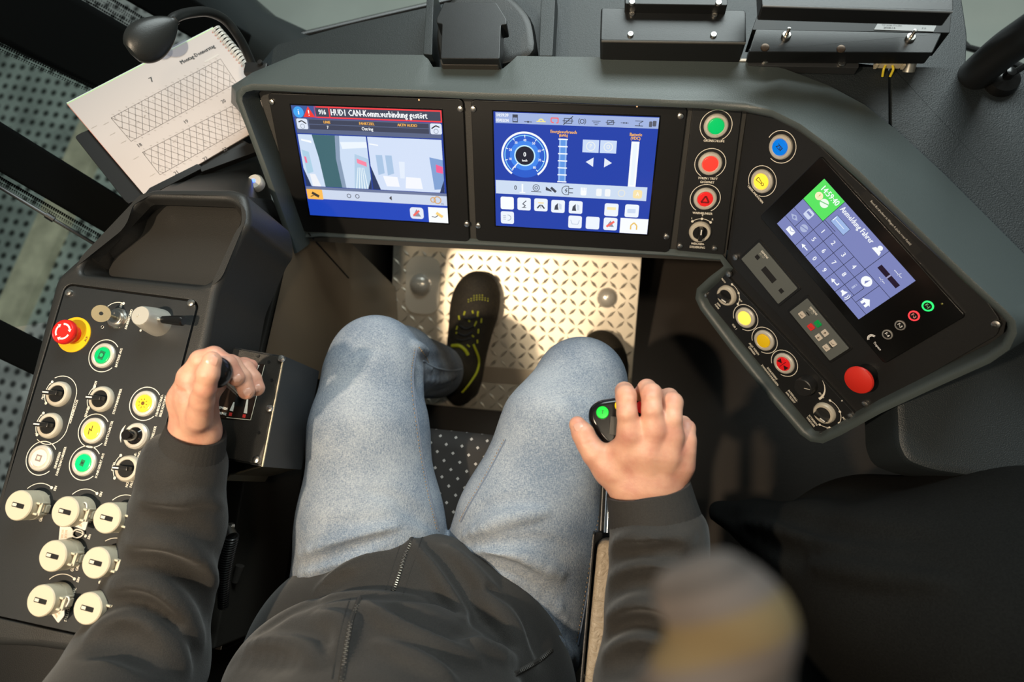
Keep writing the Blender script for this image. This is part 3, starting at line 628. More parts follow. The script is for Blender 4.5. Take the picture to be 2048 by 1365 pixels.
# ================================================================ angled right panel
px = [(1497, 214), (1545, 226), (1630, 280), (1980, 606), (2003, 640), (1998, 668), (1735, 820), (1466, 530), (1463, 505)]; c = FR_.g(1740, 540)
t = fthing('right_control_panel', 'angled black panel at right that holds the tilted touchscreen', 'control panel', FR_, c.x, c.y)
strip_plate(t, FR_, px, PANEL, .006, .003); u = UI(h=.003, k=1.22)
push(t, FR_, 1562, 294, 'blue', (.0, .19, .85), .35, 'blue button lettered ZSI', .003, ui=u, gap=(-90, 190), sym=lambda v: v.text('ZSI', 0, 0, .0075, 0, (.01, .01, .02), 0, .03))
push(t, FR_, 1524.5, 362.6, 'bright_yellow', (.98, .70, .05), .6, 'yellow horn button', .003, ui=u, gap=(-60, 240), sym=lambda v: (v.line([(-.006, .0025), (.002, .0008), (.002, -.0008), (-.006, -.0025), (-.006, .0025)], .0008, (.08, .05, .01)), v.arc(.004, 0, .0018, .0008, 0, 360, (.08, .05, .01), 0, 12)))
g_ = FR_.g(1511, 389, .003); u.text('ÜBERLANDHORN', g_.x, g_.y, .0036, 0, WH, 1, .03)
a = FR_.g(1727, 391, .003); b_ = FR_.g(1838, 502, .003)
u.rect(a.x - .002, min(a.y, b_.y) - .003, b_.x + .002, max(a.y, b_.y) + .003, (.008, .008, .008), 0); u.text('Reset Bordrechner in Wagen A (siehe roter Punkt)', (a.x + b_.x) / 2, (a.y + b_.y) / 2, (b_.x - a.x) / 28, 0, (.75, .73, .68), 1)
u.build('printed_lettering', PRINT, t)
for p in ((1524, 222), (1472, 514), (1993, 648), (1731, 808)): g_ = FR_.g(*p, .003); screw(t, g_.x, g_.y, .003, 1.15)
# red mushroom button
g_ = FR_.g(1735, 747, .003); b = MB().lathe([(.0125, 0), (.0125, .010), (.0110, .016), (.009, .020)], (g_.x, g_.y, .003), 32)
mb_ = add('mushroom_button', b, BLACK, t, 'red mushroom push button'); add('button_cap', MB().lathe([(0, .0165), (.0110, .0165), (.0172, .0195), (.0178, .0215), (.0168, .0235), (.011, .0255), (0, .0262)], (g_.x, g_.y, .003), 40), mat('mushroom_red', (.62, .025, .015), .38, bump=.05, bs=500), mb_, 'red domed cap')

# touchscreen computer
x0, y0, x1, y1 = quadrect(FR_, [(1633, 316), (1938, 625), (1776, 728), (1517, 440)], .006)
t = fthing('touchscreen_computer', 'tilted touchscreen with a keypad, lit in lilac, in the angled right panel', 'touchscreen', FR_, (x0 + x1) / 2, (y0 + y1) / 2, .003)
add('front_glass', MB().prism(rrect(x0, y0, x1, y1, .004), .0025, .0065, bev=.0012), mat('front_glass_black', (.005, .005, .005), .16), t)
a, b_, c, d = quadrect(FR_, [(1641, 359), (1834.5, 555), (1724, 639), (1553, 454)], .0066)
u = UI(h=.0066, step=.00008); P = lambda U, V: (a + (c - a) * U, d - (d - b_) * V); w = c - a
LI = (.20, .23, .50); LN = (.012, .014, .035)
def rc(A, B, Cc, D, col, l=0, r=0): p, q = P(A, B), P(Cc, D); u.rect(p[0], q[1], q[0], p[1], col, l, r * w)
rc(0, 0, 1, 1, LI); rc(0, 0, .235, .425, (.10, .78, .12), 1)
for A, B, Cc, D in ((.235, .425, .72, .425), (.235, 0, .235, .425), (0, .425, .235, .425), (.235, .425, .235, 1), (0, .62, .235, .62), (.0, .81, .235, .81), (.118, .62, .118, .81), (.235, .62, .72, .62), (.235, .81, .72, .81), (.355, .425, .355, 1), (.475, .425, .475, 1), (.595, .425, .595, 1), (.72, 0, .72, 1), (.72, .425, 1, .425), (.83, .62, .83, 1), (.72, .81, .83, .81), (.88, .62, .88, .86), (.72, .62, .83, .62), (.88, .425, .88, .62), (.83, .86, 1, .86), (.235, .39, .36, .39)):
    u.line([P(A, B), P(Cc, D)], .0006, LN, 2)
for i, s in enumerate('1234'): u.text(s, *P(.295 + i * .12, .525), .0088, 0, WT, 3, .02)
for i, s in enumerate('5678'): u.text(s, *P(.295 + i * .12, .715), .0088, 0, WT, 3, .02)
for i, s in ((1, '0'), (2, '9')): u.text(s, *P(.295 + i * .12, .905), .0088, 0, WT, 3, .02)
def arrow(x, y, l=.005, leg=0):
    u.line([(x + l, y), (x - l * .4, y)], .0014, WT, 3); u.poly([(x - l * 1.1, y), (x - l * .2, y + .003), (x - l * .2, y - .003)], WT, 3)
    if leg: u.line([(x + l, y - .0006), (x + l, y + .0035)], .0014, WT, 3)
arrow(*P(.295, .905)); arrow(*P(.655, .905), leg=1)
u.text('14:59:40', *P(.125, .10), .0105, 0, WT, 2, .02, .026); u.text('Anmeldung Fahrer', *P(.425, .09), .0098, 0, WT, 3, .02, .052)
p = P(.07, .22); u.disc(*p, .005, (.95, .88, .55), 2); u.text('!', *p, .007, 0, (.6, .4, .05), 3, .02); p = P(.14, .235); u.disc(*p, .0055, (.85, .97, .85), 2); u.line([(p[0] - .006, p[1] - .002), (p[0] + .006, p[1] + .003)], .0012, (.15, .6, .2), 3)
rc(.27, .20, .42, .34, (.05, .07, .15), 2); rc(.273, .207, .417, .333, (.34, .48, .80), 3); p = P(.28, .23); u.line([p, (p[0], p[1] - .006)], .0009, WT, 4); u.line([(p[0] + .002, p[1] - .003), (p[0] + .016, p[1] - .003)], .0006, WT, 4)
p = P(.665, .10); u.disc(p[0], p[1] + .003, .003, WT, 3); u.poly([(p[0] - .006, p[1] - .004), (p[0] + .006, p[1] - .004), (p[0] + .004, p[1] + .0005), (p[0] - .004, p[1] + .0005)], WT, 3)
GW = (.42, .48, .70)
p = P(.12, .52); u.rect(p[0] - .005, p[1] - .005, p[0] + .005, p[1] + .006, (.62, .68, .88), 3, .0015); u.rect(p[0] - .0035, p[1], p[0] + .0035, p[1] + .003, LI, 4)
p = P(.06, .715); u.poly([(p[0] - .006, p[1]), (p[0], p[1] + .0035), (p[0] + .006, p[1]), (p[0], p[1] - .0035)], GW, 3); u.disc(p[0], p[1], .0018, LI, 4, 12)
p = P(.178, .715); u.disc(p[0], p[1], .005, GW, 3); u.line([(p[0] - .006, p[1] - .001), (p[0] + .006, p[1] + .002)], .0012, LI, 4)
p = P(.12, .905); u.rect(p[0] - .0055, p[1] - .0035, p[0] + .0055, p[1] + .004, WT, 3); u.line([(p[0] - .0055, p[1] + .004), (p[0], p[1]), (p[0] + .0055, p[1] + .004)], .0006, LI, 4)
p = P(.775, .715); u.text('i', *p, .012, 0, (.5, .55, .75), 3, .05)
p = P(.84 - .01, .525); p = P(.80, .525); u.disc(*p, .0065, WT, 3); u.poly([(p[0] - .0015, p[1] - .001), (p[0] + .0015, p[1] + .0045), (p[0] + .001, p[1] - .004)], LI, 4)
p = P(.775, .905); u.poly([(p[0] - .005, p[1] - .0018), (p[0] - .0025, p[1] - .0018), (p[0] + .001, p[1] - .005), (p[0] + .001, p[1] + .005), (p[0] - .0025, p[1] + .0018), (p[0] - .005, p[1] + .0018)], WT, 3); u.arc(p[0] + .001, p[1], .004, .0009, -50, 50, WT, 3, 8); u.arc(p[0] + .001, p[1], .0062, .0009, -50, 50, WT, 3, 8)
p = P(.855 + .0, .74); p = P(.855, .74)
p = P(.925, .74); u.poly([(p[0] - .0065, p[1]), (p[0], p[1] + .006), (p[0] + .0065, p[1])], WT, 3); u.rect(p[0] - .0045, p[1] - .005, p[0] + .0045, p[1] + .0005, WT, 3); u.rect(p[0] - .0012, p[1] - .005, p[0] + .0012, p[1] - .001, LI, 4)
rc(.765, .20, .965, .275, (.012, .004, .02), 3); rc(.86, .20, .872, .275, (.3, .3, .5), 4); u.text('---/--', *P(.89, .11), .0075, 0, WT, 3); u.text('--:--', *P(.86, .34), .0075, 0, WT, 3)
u.build('screen_image', SCREEN, t)
for p, s, col, es in (((1855.8, 612.5), 'F 1', (.02, .9, .15), 1.3), ((1828, 632), 'F 2', (.95, .04, .05), 1.2), ((1800.5, 651), 'F 3', (.62, .60, .56), 0), ((1775, 669.4), 'F 4', (.62, .60, .56), 0)):
    g_ = FR_.g(*p, .0066); b = MB().lathe([(.0045, 0), (.0047, .0010), (.0060, .0008), (.0062, 0)], (g_.x, g_.y, .0066), 28)
    o = add('function_key', b, mat('key_ring_' + s[-1], col, .3, 0 if es else .7, emit=col if es else None, es=es), t, {'1': 'green-lit key F1', '2': 'red-lit key F2', '3': 'silver key F3', '4': 'silver key F4'}[s[-1]])
    add('key_centre', MB().lathe([(.0045, 0), (.0045, .0005), (0, .0005)], (g_.x, g_.y, .0066), 24), BLACK, o)
    v = UI(h=.0073); v.text(s.replace(' ', '-'), g_.x, g_.y, .0052, 0, (.9, .9, .9) if not es else tuple(min(1, .3 + x) for x in col), 0, .02); v.build('lettering', PRINT, o)
g_ = FR_.g(1749, 686, .0066); v = UI(h=.0066)
for r_ in (.004, .0055): v.arc(g_.x - .005, g_.y + .001, r_, .0011, 100, 250, (.8, .8, .8), 0, 10)
v.text('Trapeze', g_.x + .005, g_.y, .0044, 0, (.8, .8, .8), 0, .02); v.build('maker_mark', PRINT, t)
g_ = FR_.g(1884, 608, .0066); add('light_sensor', MB().lathe([(.0012, 0), (0, .0006)], (g_.x, g_.y, .0066), 10), mat('olive_lens', (.15, .15, .03), .3), t)

# two grey radio modules
GREYM = mat('module_grey', (.105, .118, .115), .5, bump=.05, bs=900)
def module(px, label, fill):
    x0, y0, x1, y1 = quadrect(FR_, px, .003); t = fthing('radio_module', label, 'radio module', FR_, (x0 + x1) / 2, (y0 + y1) / 2, .003, group='grey radio modules')
    add('surround', MB().prism(rrect(x0 - .003, y0 - .003, x1 + .003, y1 + .003, .002), .0025, .0042, bev=.0005), BLACK, t)
    add('front_plate', MB().prism(rrect(x0, y0, x1, y1, .0012), .0035, .0055, bev=.0005), GREYM, t); u = UI(h=.0055)
    fill(u, t, lambda U, V: (x0 + (x1 - x0) * U, y1 - (y1 - y0) * V)); u.build('printed_lettering', PRINT, t)
DG = (.008, .008, .009)
def f1(u, t, P):
    u.text('SIEMENS', *P(.22, .13), .0042, 0, (.75, .73, .66), 0, .03); u.text('ZSI 127', *P(.20, .24), .0034, 0, (.5, .5, .45), 0)
    for A, B, sx, sy in ((.17, .42, .003, .003), (.52, .52, .0115, .0045), (.86, .55, .003, .003)):
        p = P(A, B); u.rect(p[0] - sx, p[1] - sy, p[0] + sx, p[1] + sy, DG, 0)
def f2(u, t, P):
    u.text('SIEMENS', *P(.22, .13), .0042, 0, (.75, .73, .66), 0, .03); u.text('ZSI 127', *P(.20, .24), .0034, 0, (.5, .5, .45), 0)
    for A, B, col, s in ((.16, .62, (.60, .55, .48), 'T'), (.42, .33, (.0, .36, .08), ''), (.40, .66, (.75, .03, .03), ''), (.60, .35, (.62, .57, .50), '▲'), (.60, .68, (.62, .57, .50), '▼'), (.80, .37, (.62, .57, .50), ''), (.80, .72, (.62, .57, .50), '')):
        p = P(A, B); b = MB().prism(rrect(p[0] - .0042, p[1] - .0038, p[0] + .0042, p[1] + .0038, .001), .0050, .0068, bev=.0004)
        add('key', b, mat('module_key_%.2f' % col[0] + '%.2f' % col[1], col, .4), t, 'green key' if col[0] == 0 else 'red key' if col[0] == .75 else 'beige key')
        h = u.h; u.h = .0068
        if s == '▲': u.line([(p[0], p[1] - .002), (p[0], p[1] + .002)], .001, (.2, .18, .15)); u.poly([(p[0] - .002, p[1]), (p[0] + .002, p[1]), (p[0], p[1] + .0026)], (.2, .18, .15))
        elif s == '▼': u.line([(p[0], p[1] - .002), (p[0], p[1] + .002)], .001, (.2, .18, .15)); u.poly([(p[0] - .002, p[1]), (p[0] + .002, p[1]), (p[0], p[1] - .0026)], (.2, .18, .15))
        else: u.line([(p[0] - .0022, p[1] - .001), (p[0] + .001, p[1] - .001), (p[0] + .002, p[1] + .001)], .0007, (.1, .09, .08))
        u.h = h
    for A, B in ((.20, .40), (.82, .53)): p = P(A, B); u.rect(p[0] - .003, p[1] - .0008, p[0] + .003, p[1] + .0008, DG, 0)
module([(1517, 485), (1597, 573), (1561, 609), (1484, 519)], 'grey module with a blank dark slot, nearer the horn button', f1)
module([(1612, 599), (1704, 693.6), (1663, 720), (1579, 624)], 'grey module with seven small keys, nearer the red mushroom button', f2)

# lower strip with knobs
px = [(1449, 543), (1718, 832), (1650, 882), (1407, 588)]; c = pcent(FR_, px); HK = .0035
t = fthing('knob_strip', 'slanted black strip of door buttons and knobs below the touchscreen', 'control panel', FR_, c.x, c.y)
strip_plate(t, FR_, px, PANEL, .004, HK); u = UI(h=HK, k=1.22)
rotary(t, FR_, 1454.4, 591, 20, 'radio selector at the top of the strip', HK); g_ = FR_.g(1454.4, 591, HK); dots(u, g_.x, g_.y, .0195, (110, 65, 15), 15, 110)
push(t, FR_, 1491, 635.6, 'lemon_yellow', (.95, .75, .10), .75, 'lit yellow button above TÜR 1', HK, ui=u)
push(t, FR_, 1529, 681, 'mustard_yellow', (.80, .52, .01), .12, 'mustard yellow button above ALLE TÜREN ÖFFNEN', HK, ui=u)
push(t, FR_, 1568.7, 727, 'crimson', (.72, .012, .015), .2, 'red button with black facing triangles', HK, ui=u, sym=lambda v: (v.poly([(-.008, .004), (-.0015, 0), (-.008, -.004)], (.03, 0, 0)), v.poly([(.008, .004), (.0015, 0), (.008, -.004)], (.03, 0, 0)), v.rect(-.0004, -.006, .0004, .006, (.03, 0, 0))))
g_ = FR_.g(1606.8, 775.7, HK + .012); o = add('dial', MB().lathe([(.0135, 0), (.0132, .010), (.0122, .0135), (.0112, .0142), (0, .0142)], (g_.x, g_.y, HK), 40), mat('dial_black', (.014, .014, .014), .42), t, 'plain black dial with a white line')
v = UI(h=HK + .0143); v.line([(g_.x + .001, g_.y + .002), (g_.x + .001 + .0055, g_.y + .008)], .0007, WH); v.build('pointer_mark', PRINT, o)
for i in range(14):
    a0 = 80 - i * 6; u.arc(g_.x + .002, g_.y, .0215, .0006 + .0028 * i / 14, a0 - 6, a0, WH, 0, 1)
rotary(t, FR_, 1649.8, 826, -115 + 90 + 45, 'wiper selector at the foot of the strip', HK); g_ = FR_.g(1649.8, 826, HK); dots(u, g_.x, g_.y, .0215, (118, 68, 20, -25, -62), -62, 118)
for s, p, z in (('DISP-\nFUNK', (1436, 612), .0033), ('TÜR 1', (1469, 654), .0036), ('ALLE TÜREN\nÖFFNEN', (1506, 700), .0036), ('SCHLIESSEN/\nZWANGSSCHLIESSEN', (1542, 749), .0036), ('INTERVALL-\nHALTEZEIT', (1583.6, 794), .0036), ('SCHEIBEN-\nWISCHER', (1624, 843), .0036), ('AUTO', (1643, 791), .0032), ('0', (1684, 802), .0032), ('INT', (1688, 838), .0032), ('1', (1676, 852), .0032), ('2', (1655, 857), .0032), ('AUF', (1481, 601), .0032), ('SPRECH', (1446, 560), .0030)):
    g_ = FR_.g(*p, HK); u.text(s, g_.x, g_.y, z, 0, WH, 1, .03)
u.build('printed_lettering', PRINT, t)
for p in ((1458.4, 548), (1410.4, 590), (1702, 832.6), (1643.8, 870.7)): g_ = FR_.g(*p, HK); screw(t, g_.x, g_.y, HK, 1.15)
# ================================================================ left console
TOPZ = .78
OUT = [(255, 402), (240, 448), (152, 518), (110, 556), (62, 740), (-32, 1085), (-110, 1290), (60, 1296), (215, 1318), (240, 1290), (330, 960), (385, 790), (412, 690), (433, 580), (484, 468), (497, 452), (498, 420), (490, 385), (462, 376), (300, 376)]
f78 = flat(TOPZ); w78 = lambda p: f78.g(*p)
outer = rpoly([w78(p) for p in OUT], .010, 4)
tray = rpoly([w78(p) for p in ((285, 396), (462, 402), (487, 428), (434, 556), (402, 572), (158, 548), (166, 522), (272, 410))], [.015, .02, .03, .02, .03, .02, .01, .01], 5)
x0, y0, x1, y1 = quadrect(FL, [(128, 571), (402, 598), (222, 1279), (-66, 1231)]); LR = (x0, y0, x1, y1)
hole = [f78.g(0, 0) * 0 + Vector((FL.W(p.x, p.y).x, FL.W(p.x, p.y).y)) for p in rrect(x0, y0, x1, y1, .010)]
b = MB(); soft_plate(b, outer, [(tray, .006), (hole, .0012)], .66, TOPZ, .009)
lc = solo('left_console', b, HOUSEW, 'charcoal moulded left console with a tray and a set-in panel of switches', 'console', base=(-.55, .05, .66), ang=30)
def lpart(name, mb, m, label=None):
    me = mb.mesh(name, m); o = put(name, me, lc, Matrix.Translation(-CEN[lc.name])); CEN[o.name] = Vector((0, 0, 0))
    if label: o['label'] = label
    return o
# soft rim along the outer edge and the tray
f74 = flat(.738); low = [f74.g(*p) for p in ((287, 408), (470, 412), (486, 440), (432, 560), (404, 582), (222, 556), (214, 548), (276, 420))]
low = rpoly(low, [.012, .02, .03, .02, .02, .006, .006, .01], 5)
k = len(tray); b = MB(); rows = []
for i in range(7):
    t = i / 6; e = math.sin(t * math.pi / 2); rows.append([(tray[j].x * (1 - t) + low[j].x * t, tray[j].y * (1 - t) + low[j].y * t, TOPZ - .006 - (TOPZ - .744) * (t ** 1.3)) for j in range(k)])
q = b.grid([r + [r[0]] for r in rows]); b.bm.faces.new(q[-1][:-1]); bmesh.ops.remove_doubles(b.bm, verts=b.bm.verts, dist=1e-6)
lpart('storage_tray', b, mat('tray_plastic', (.022, .021, .019), .40, bump=.2, bs=900), 'shallow storage tray with sloped sides')
b = MB(); b.prism(hole, .770, .7735); lpart('panel_recess', b, GROOVE)
# the lower ledge towards the footwell
f69 = flat(.60); led = [f69.g(*p) for p in ((520, 492), (556, 484), (572, 500), (524, 700), (500, 900), (430, 1300), (300, 1300), (420, 860), (470, 690), (505, 540))]
b = MB().prism(rpoly(led, .004), .42, .60, bev=.004)
lpart('lower_ledge', b, mat('ledge_plastic', (.042, .038, .032), .42, bump=.2, bs=900), 'narrow ledge below the console edge')
def sheet(pts, th=.006):
    v = [flat(z).on(x, y) for x, y, z in pts]; n = len(v); b = MB(); return b.raw(v + [p - Vector((0, 0, th)) for p in v], [tuple(range(n)), tuple(range(2 * n - 1, n - 1, -1))] + [(i, i + n, (i + 1) % n + n, (i + 1) % n) for i in range(n)])
b = MB(); V3 = lambda x, y, z: flat(z).on(x, y)
b.grid([[V3(494, 392, .774), V3(497, 430, .774), V3(494, 452, .774), V3(483, 470, .774)], [V3(508, 396, .70), V3(514, 432, .70), V3(516, 455, .70), V3(512, 468, .70)], [V3(530, 398, .62), V3(548, 434, .60), V3(562, 462, .58), V3(560, 474, .58)], [V3(545, 400, .60), V3(566, 440, .58), V3(580, 466, .56), V3(575, 478, .56)]])
lpart('sloping_shoulder', b, HOUSEW, 'shoulder that slopes down to the display housing')
b = sheet([(296, 394, .745), (462, 390, .745), (488, 400, .745), (494, 432, .745), (548, 440, .58), (520, 283, .54), (400, 339, .60)])
solo('cover_plate', b, mat('cover_plate_black', (.014, .014, .013), .38, bump=.1, bs=900), 'flat black plate between the timetable booklet and the left foot of the display housing', 'cover plate', base=f78.on(440, 360))
ff = flat(.66); q = ff.on(516, 370); b = MB().lathe([(.011, 0), (.012, .008), (.010, .012), (0, .013)], q, 24); nb = solo('round_button_socket', b, SILV, 'silver round socket with a blue light half hidden behind the left edge of the housing', 'socket', base=q)
o = put('blue_light', MB().lathe([(.0028, 0), (.0024, .0012), (0, .0015)], (0, 0, .0132), 12).mesh('blue_light', mat('blue_light', (.05, .1, .9), .3, emit=(.1, .2, 1), es=3)), nb)
# low body behind (hides the gap below the console)
b = MB(); b.box((-.60, .0, .36), (.12, .62, .58)); o = put('trim_8', b.mesh('console_base', mat('console_base', (.010, .010, .010), .6))); tag(o, kind='structure')

# the switch panel
cx, cy = (x0 + x1) / 2, (y0 + y1) / 2; HL = .0
t = fthing('switch_panel', 'long slate panel of switches and buttons at the driver\'s left hand', 'control panel', FL, cx, cy); LP = t
iz = .0022
add('face_plate', MB().prism(rrect(x0 + iz, y0 + iz, x1 - iz, y1 - iz, .009), -.004, 0, bev=.0005), PANELL, t); u = UI(h=0, k=1.18)
for p in ((139, 586), (383, 607)): g_ = FL.g(*p); screw(t, g_.x, g_.y, 0, 1.1)
def G(px, py, h=0): return FL.g(px, py, h)
# emergency stop
g_ = G(148.6, 670); b = MB().lathe([(.0215, 0), (.0213, .0010), (0, .0010)], (g_.x, g_.y, 0), 48)
e = add('emergency_stop', b, mat('signal_yellow', (.85, .50, .01), .4), t, 'yellow disc under a red stop button')
b = MB().lathe([(.010, 0), (.010, .009), (.0140, .011), (.0148, .014), (.0142, .0175), (.0128, .0190), (.0120, .0180), (0, .0180)], (g_.x, g_.y, 0), 40)
add('button_cap', b, mat('signal_red', (.80, .02, .015), .3), e, 'red cap with three white turning arrows')
v = UI(h=.0180)
for k in range(3):
    a0 = 100 - k * 120; v.arc(g_.x, g_.y, .0088, .0021, a0 - 75, a0, (.85, .82, .78), 0, 10); a1 = R(a0 - 78)
    c_ = Vector((g_.x + .0088 * math.cos(a1), g_.y + .0088 * math.sin(a1))); tt = Vector((math.sin(a1), -math.cos(a1))); nn = Vector((math.cos(a1), math.sin(a1)))
    v.poly([c_ + nn * .0024, c_ - nn * .0024, c_ + tt * .0036], (.85, .82, .78), 0)
v.build('arrow_marks', PRINT, e); u2 = UI(h=.0011); u2.text('AUS', g_.x + .0180, g_.y - .0030, .0042, 80, (.10, .06, .01), 0, .03); u2.build('lettering', PRINT, e)
# key switch
g_ = G(231.6, 636, .004); b = MB(); b.lathe([(.0125, 0), (.0125, .0025), (.0110, .0045), (.0085, .0045), (.0085, .0065), (.0070, .0070), (.0035, .0062), (0, .0062)], (g_.x, g_.y, 0), 6 * 6)
b.lathe([(.0130, 0), (.0130, .0018), (.0122, .0022), (.0090, .0022)], (g_.x, g_.y, 0), 6)
add('key_lock', b, STEEL, t, 'bright steel lock'); KX, KY = g_
b = MB(); b.lathe([(.0098, -.0009), (.0100, -.0005), (.0100, .0005), (.0098, .0009), (.0022, .0009), (.0022, -.0009), (.0098, -.0009)], (0, 0, .0215), 30, M=Matrix.Rotation(R(90), 4, 'X') @ Matrix.Translation((0, 0, -.0215)) if 0 else None)
b = MB(); b.lathe([(.0098, -.0009), (.0100, -.0005), (.0100, .0005), (.0098, .0009), (.0022, .0009), (.0022, -.0009), (.0098, -.0009)], (0, 0, 0), 30)
bmesh.ops.transform(b.bm, matrix=Matrix.Translation((-.003, 0, .020)) @ Matrix.Rotation(R(38), 4, 'Y') @ Matrix.Rotation(R(15), 4, 'X'), verts=b.bm.verts)
b.box((-.0005, 0, .0095), (.0055, .0018, .0090)); b.box((0, 0, .0050), (.0045, .0014, .006))
solo('key', b, mat('brass_key', (.55, .47, .30), .35, .8), 'round-headed key standing in the steel lock beside the emergency stop', 'key', M=FL.M(KX, KY, .0045, R(10)))
# aluminium joystick with a black handle
g_ = G(318, 646, 0); b = MB().lathe([(.0165, 0), (.0162, .004), (.0155, .010), (.0140, .020), (.0115, .032), (.0105, .034), (0, .034)], (g_.x, g_.y, 0), 40)
b.lathe([(.0016, .0338), (.0014, .0348), (0, .0348)], (g_.x - .003, g_.y, 0), 10)
js = add('direction_switch', b, mat('turned_aluminium', (.66, .64, .57), .34, .45), t, 'turned aluminium hub')
b = MB(); b.tube([(g_.x + .009, g_.y + .0005, .020), (g_.x + .020, g_.y + .0012, .0205)], .0028, 16); add('handle_rod', b, STEEL, js)
b = MB(); b.tube([(g_.x + .018, g_.y + .0010, .0203), (g_.x + .0185, g_.y + .0010, .0203), (g_.x + .026, g_.y + .0016, .0206), (g_.x + .034, g_.y + .002, .021), (g_.x + .044, g_.y + .0026, .0215), (g_.x + .0455, g_.y + .0026, .0216)], [.0020, .0042, .0048, .0056, .0060, .0045], 20); add('handle', b, mat('handle_black', (.008, .008, .008), .18), js, 'glossy black handle')
# push buttons and rotary switches
RT = 90 - 2
lp = lambda px, py, *a, **k: push(t, FL, px, py, *a, **k)
gp = (-55 + 60, 235 + 75)
lp(208, 712, 'leaf_green', (.0, .45, .13), .22, 'green button BATTERIE AUS', h=0, ui=u, gap=(40, 320), srot=80, sym=lambda v: (v.rect(-.005, -.0035, .005, .0035, (.0, .16, .06), 0), v.disc(0, 0, .0026, (.0, .5, .15), 1, 16), v.arc(0, 0, .0028, .0008, 0, 360, (.0, .1, .04), 2, 14)))
lp(290.5, 808, 'amber_yellow', (.98, .62, .03), .35, 'amber button with a sun', h=0, ui=u, gap=(40, 320), srot=80, sym=lambda v: (v.disc(0, 0, .0022, (.15, .06, .0), 1, 14), [v.line([(.0038 * math.cos(R(k * 45)), .0038 * math.sin(R(k * 45))), (.0058 * math.cos(R(k * 45)), .0058 * math.sin(R(k * 45)))], .0008, (.15, .06, 0)) for k in range(8)]))
lp(187.6, 862, 'golden_yellow', (.98, .66, .05), .5, 'yellow button with a lightning bolt', h=0, ui=u, gap=(40, 320), srot=75, sym=lambda v: v.line([(-.0055, .0008), (.0012, .003), (-.0006, -.0006), (.0055, .0012)], .0011, (.08, .05, 0)))
lp(83, 917, 'warm_white', (.85, .70, .58), .15, 'white button with a small square sign', h=0, ui=u, gap=(40, 320), srot=85, sym=lambda v: (v.rect(-.0036, -.0036, .0036, .0036, (.25, .20, .19), 0), v.rect(-.002, -.002, .002, .002, (.75, .62, .52), 1)))
lp(170, 926.7, 'vivid_green', (.0, .62, .17), .4, 'green button FUNKGERÄT AUS', h=0, ui=u, gap=(40, 320), srot=80, sym=lambda v: (v.rect(-.0036, -.0026, .0036, .0026, (.0, .18, .06), 0), v.rect(-.0012, -.0016, .0012, .0016, (.0, .05, .02), 1)))
for p, nm in (((119.5, 789), 'upper sun blind switch'), ((102, 852), 'lower sun blind switch'), ((205, 799), 'pantograph switch'), ((258, 938), 'outside light switch')):
    rotary(t, FL, *p, 184, nm, 0); g_ = G(*p); dots(u, g_.x, g_.y, .0190, (138, 180, 222), 138, 222)
A1 = G(119.5, 789); A2 = G(102, 852)
u.arc(A1.x, A1.y, .0215, .0008, 0, 125); u.arc(A2.x, A2.y, .0215, .0008, 235, 360); u.line([(A1.x + .0215, A1.y), (A2.x + .0215, A2.y)], .0008)
g_ = G(274.8, 872.8); b = MB().lathe([(.0095, 0), (.0098, .0052), (.0128, .0054), (.0146, .0034), (.0150, 0)], (g_.x, g_.y, 0), 36); kn = add('dimmer_knob', b, SILV, t, 'silver ring with a clear black knob')
add('knob', MB().lathe([(.0096, 0), (.0096, .004), (.0062, .0062), (.0060, .019), (.0050, .0205), (0, .0207)], (g_.x, g_.y, 0), 32), mat('smoked_knob', (.012, .010, .009), .1, coat=.5), kn)
for k in range(12): u.arc(g_.x - .001, g_.y, .0195, .0022 * math.sin(math.pi * (k + .5) / 12) + .0003, 150 + k * 5, 155 + k * 5, WH, 0, 1)
# seven cream covered switches
CV = MB(); CV.lathe([(.0158, 0), (.0162, .002), (.0162, .009), (.0150, .0095), (.0150, .0105), (.0162, .011), (.0162, .0255), (.0152, .0268), (0, .0268)], n=44)
CVM = CV.mesh('covered_switch', mat('cover_cream', (.60, .54, .41), .42))
b = MB(); b.box((.0178, 0, .0075), (.0065, .0085, .006), bev=.0008); b.box((.0172, .0058, .0130), (.0050, .0022, .0150), bev=.0005); b.box((.0172, -.0058, .0130), (.0050, .0022, .0150), bev=.0005); b.box((.0192, 0, .0165), (.0035, .0140, .0030), bev=.0005); HMSH = b.mesh('hasp', MATS['cover_cream'])
SMSH = MB().prism(rrect(-.0075, -.0025, .0075, .0025, .0010), .0262, .0270).mesh('slot', GROOVE); MMSH = MB().box((-.0042, 0, .0271), (.0050, .0030, .0004)).mesh('slot_mark', mat('slot_mark_white', (.7, .66, .55), .4))
LBL = ['covered switch ZSI, highest and leftmost', 'covered switch with a tag, second from left in the top row', 'covered switch TOTMANN', 'covered switch GRÜNSCHLEIFE, below the loose tag', 'covered switch with two dots, beside the sleeve', 'covered switch STILLSTANDSSIGNAL with a tag', 'covered switch with four dots, lowest']
SW = [(36, 1011.5), (129.5, 1024), (213, 1036.7), (104.6, 1112.8), (191, 1126.4), (80.8, 1202.6), (174.4, 1218)]
SWG = []
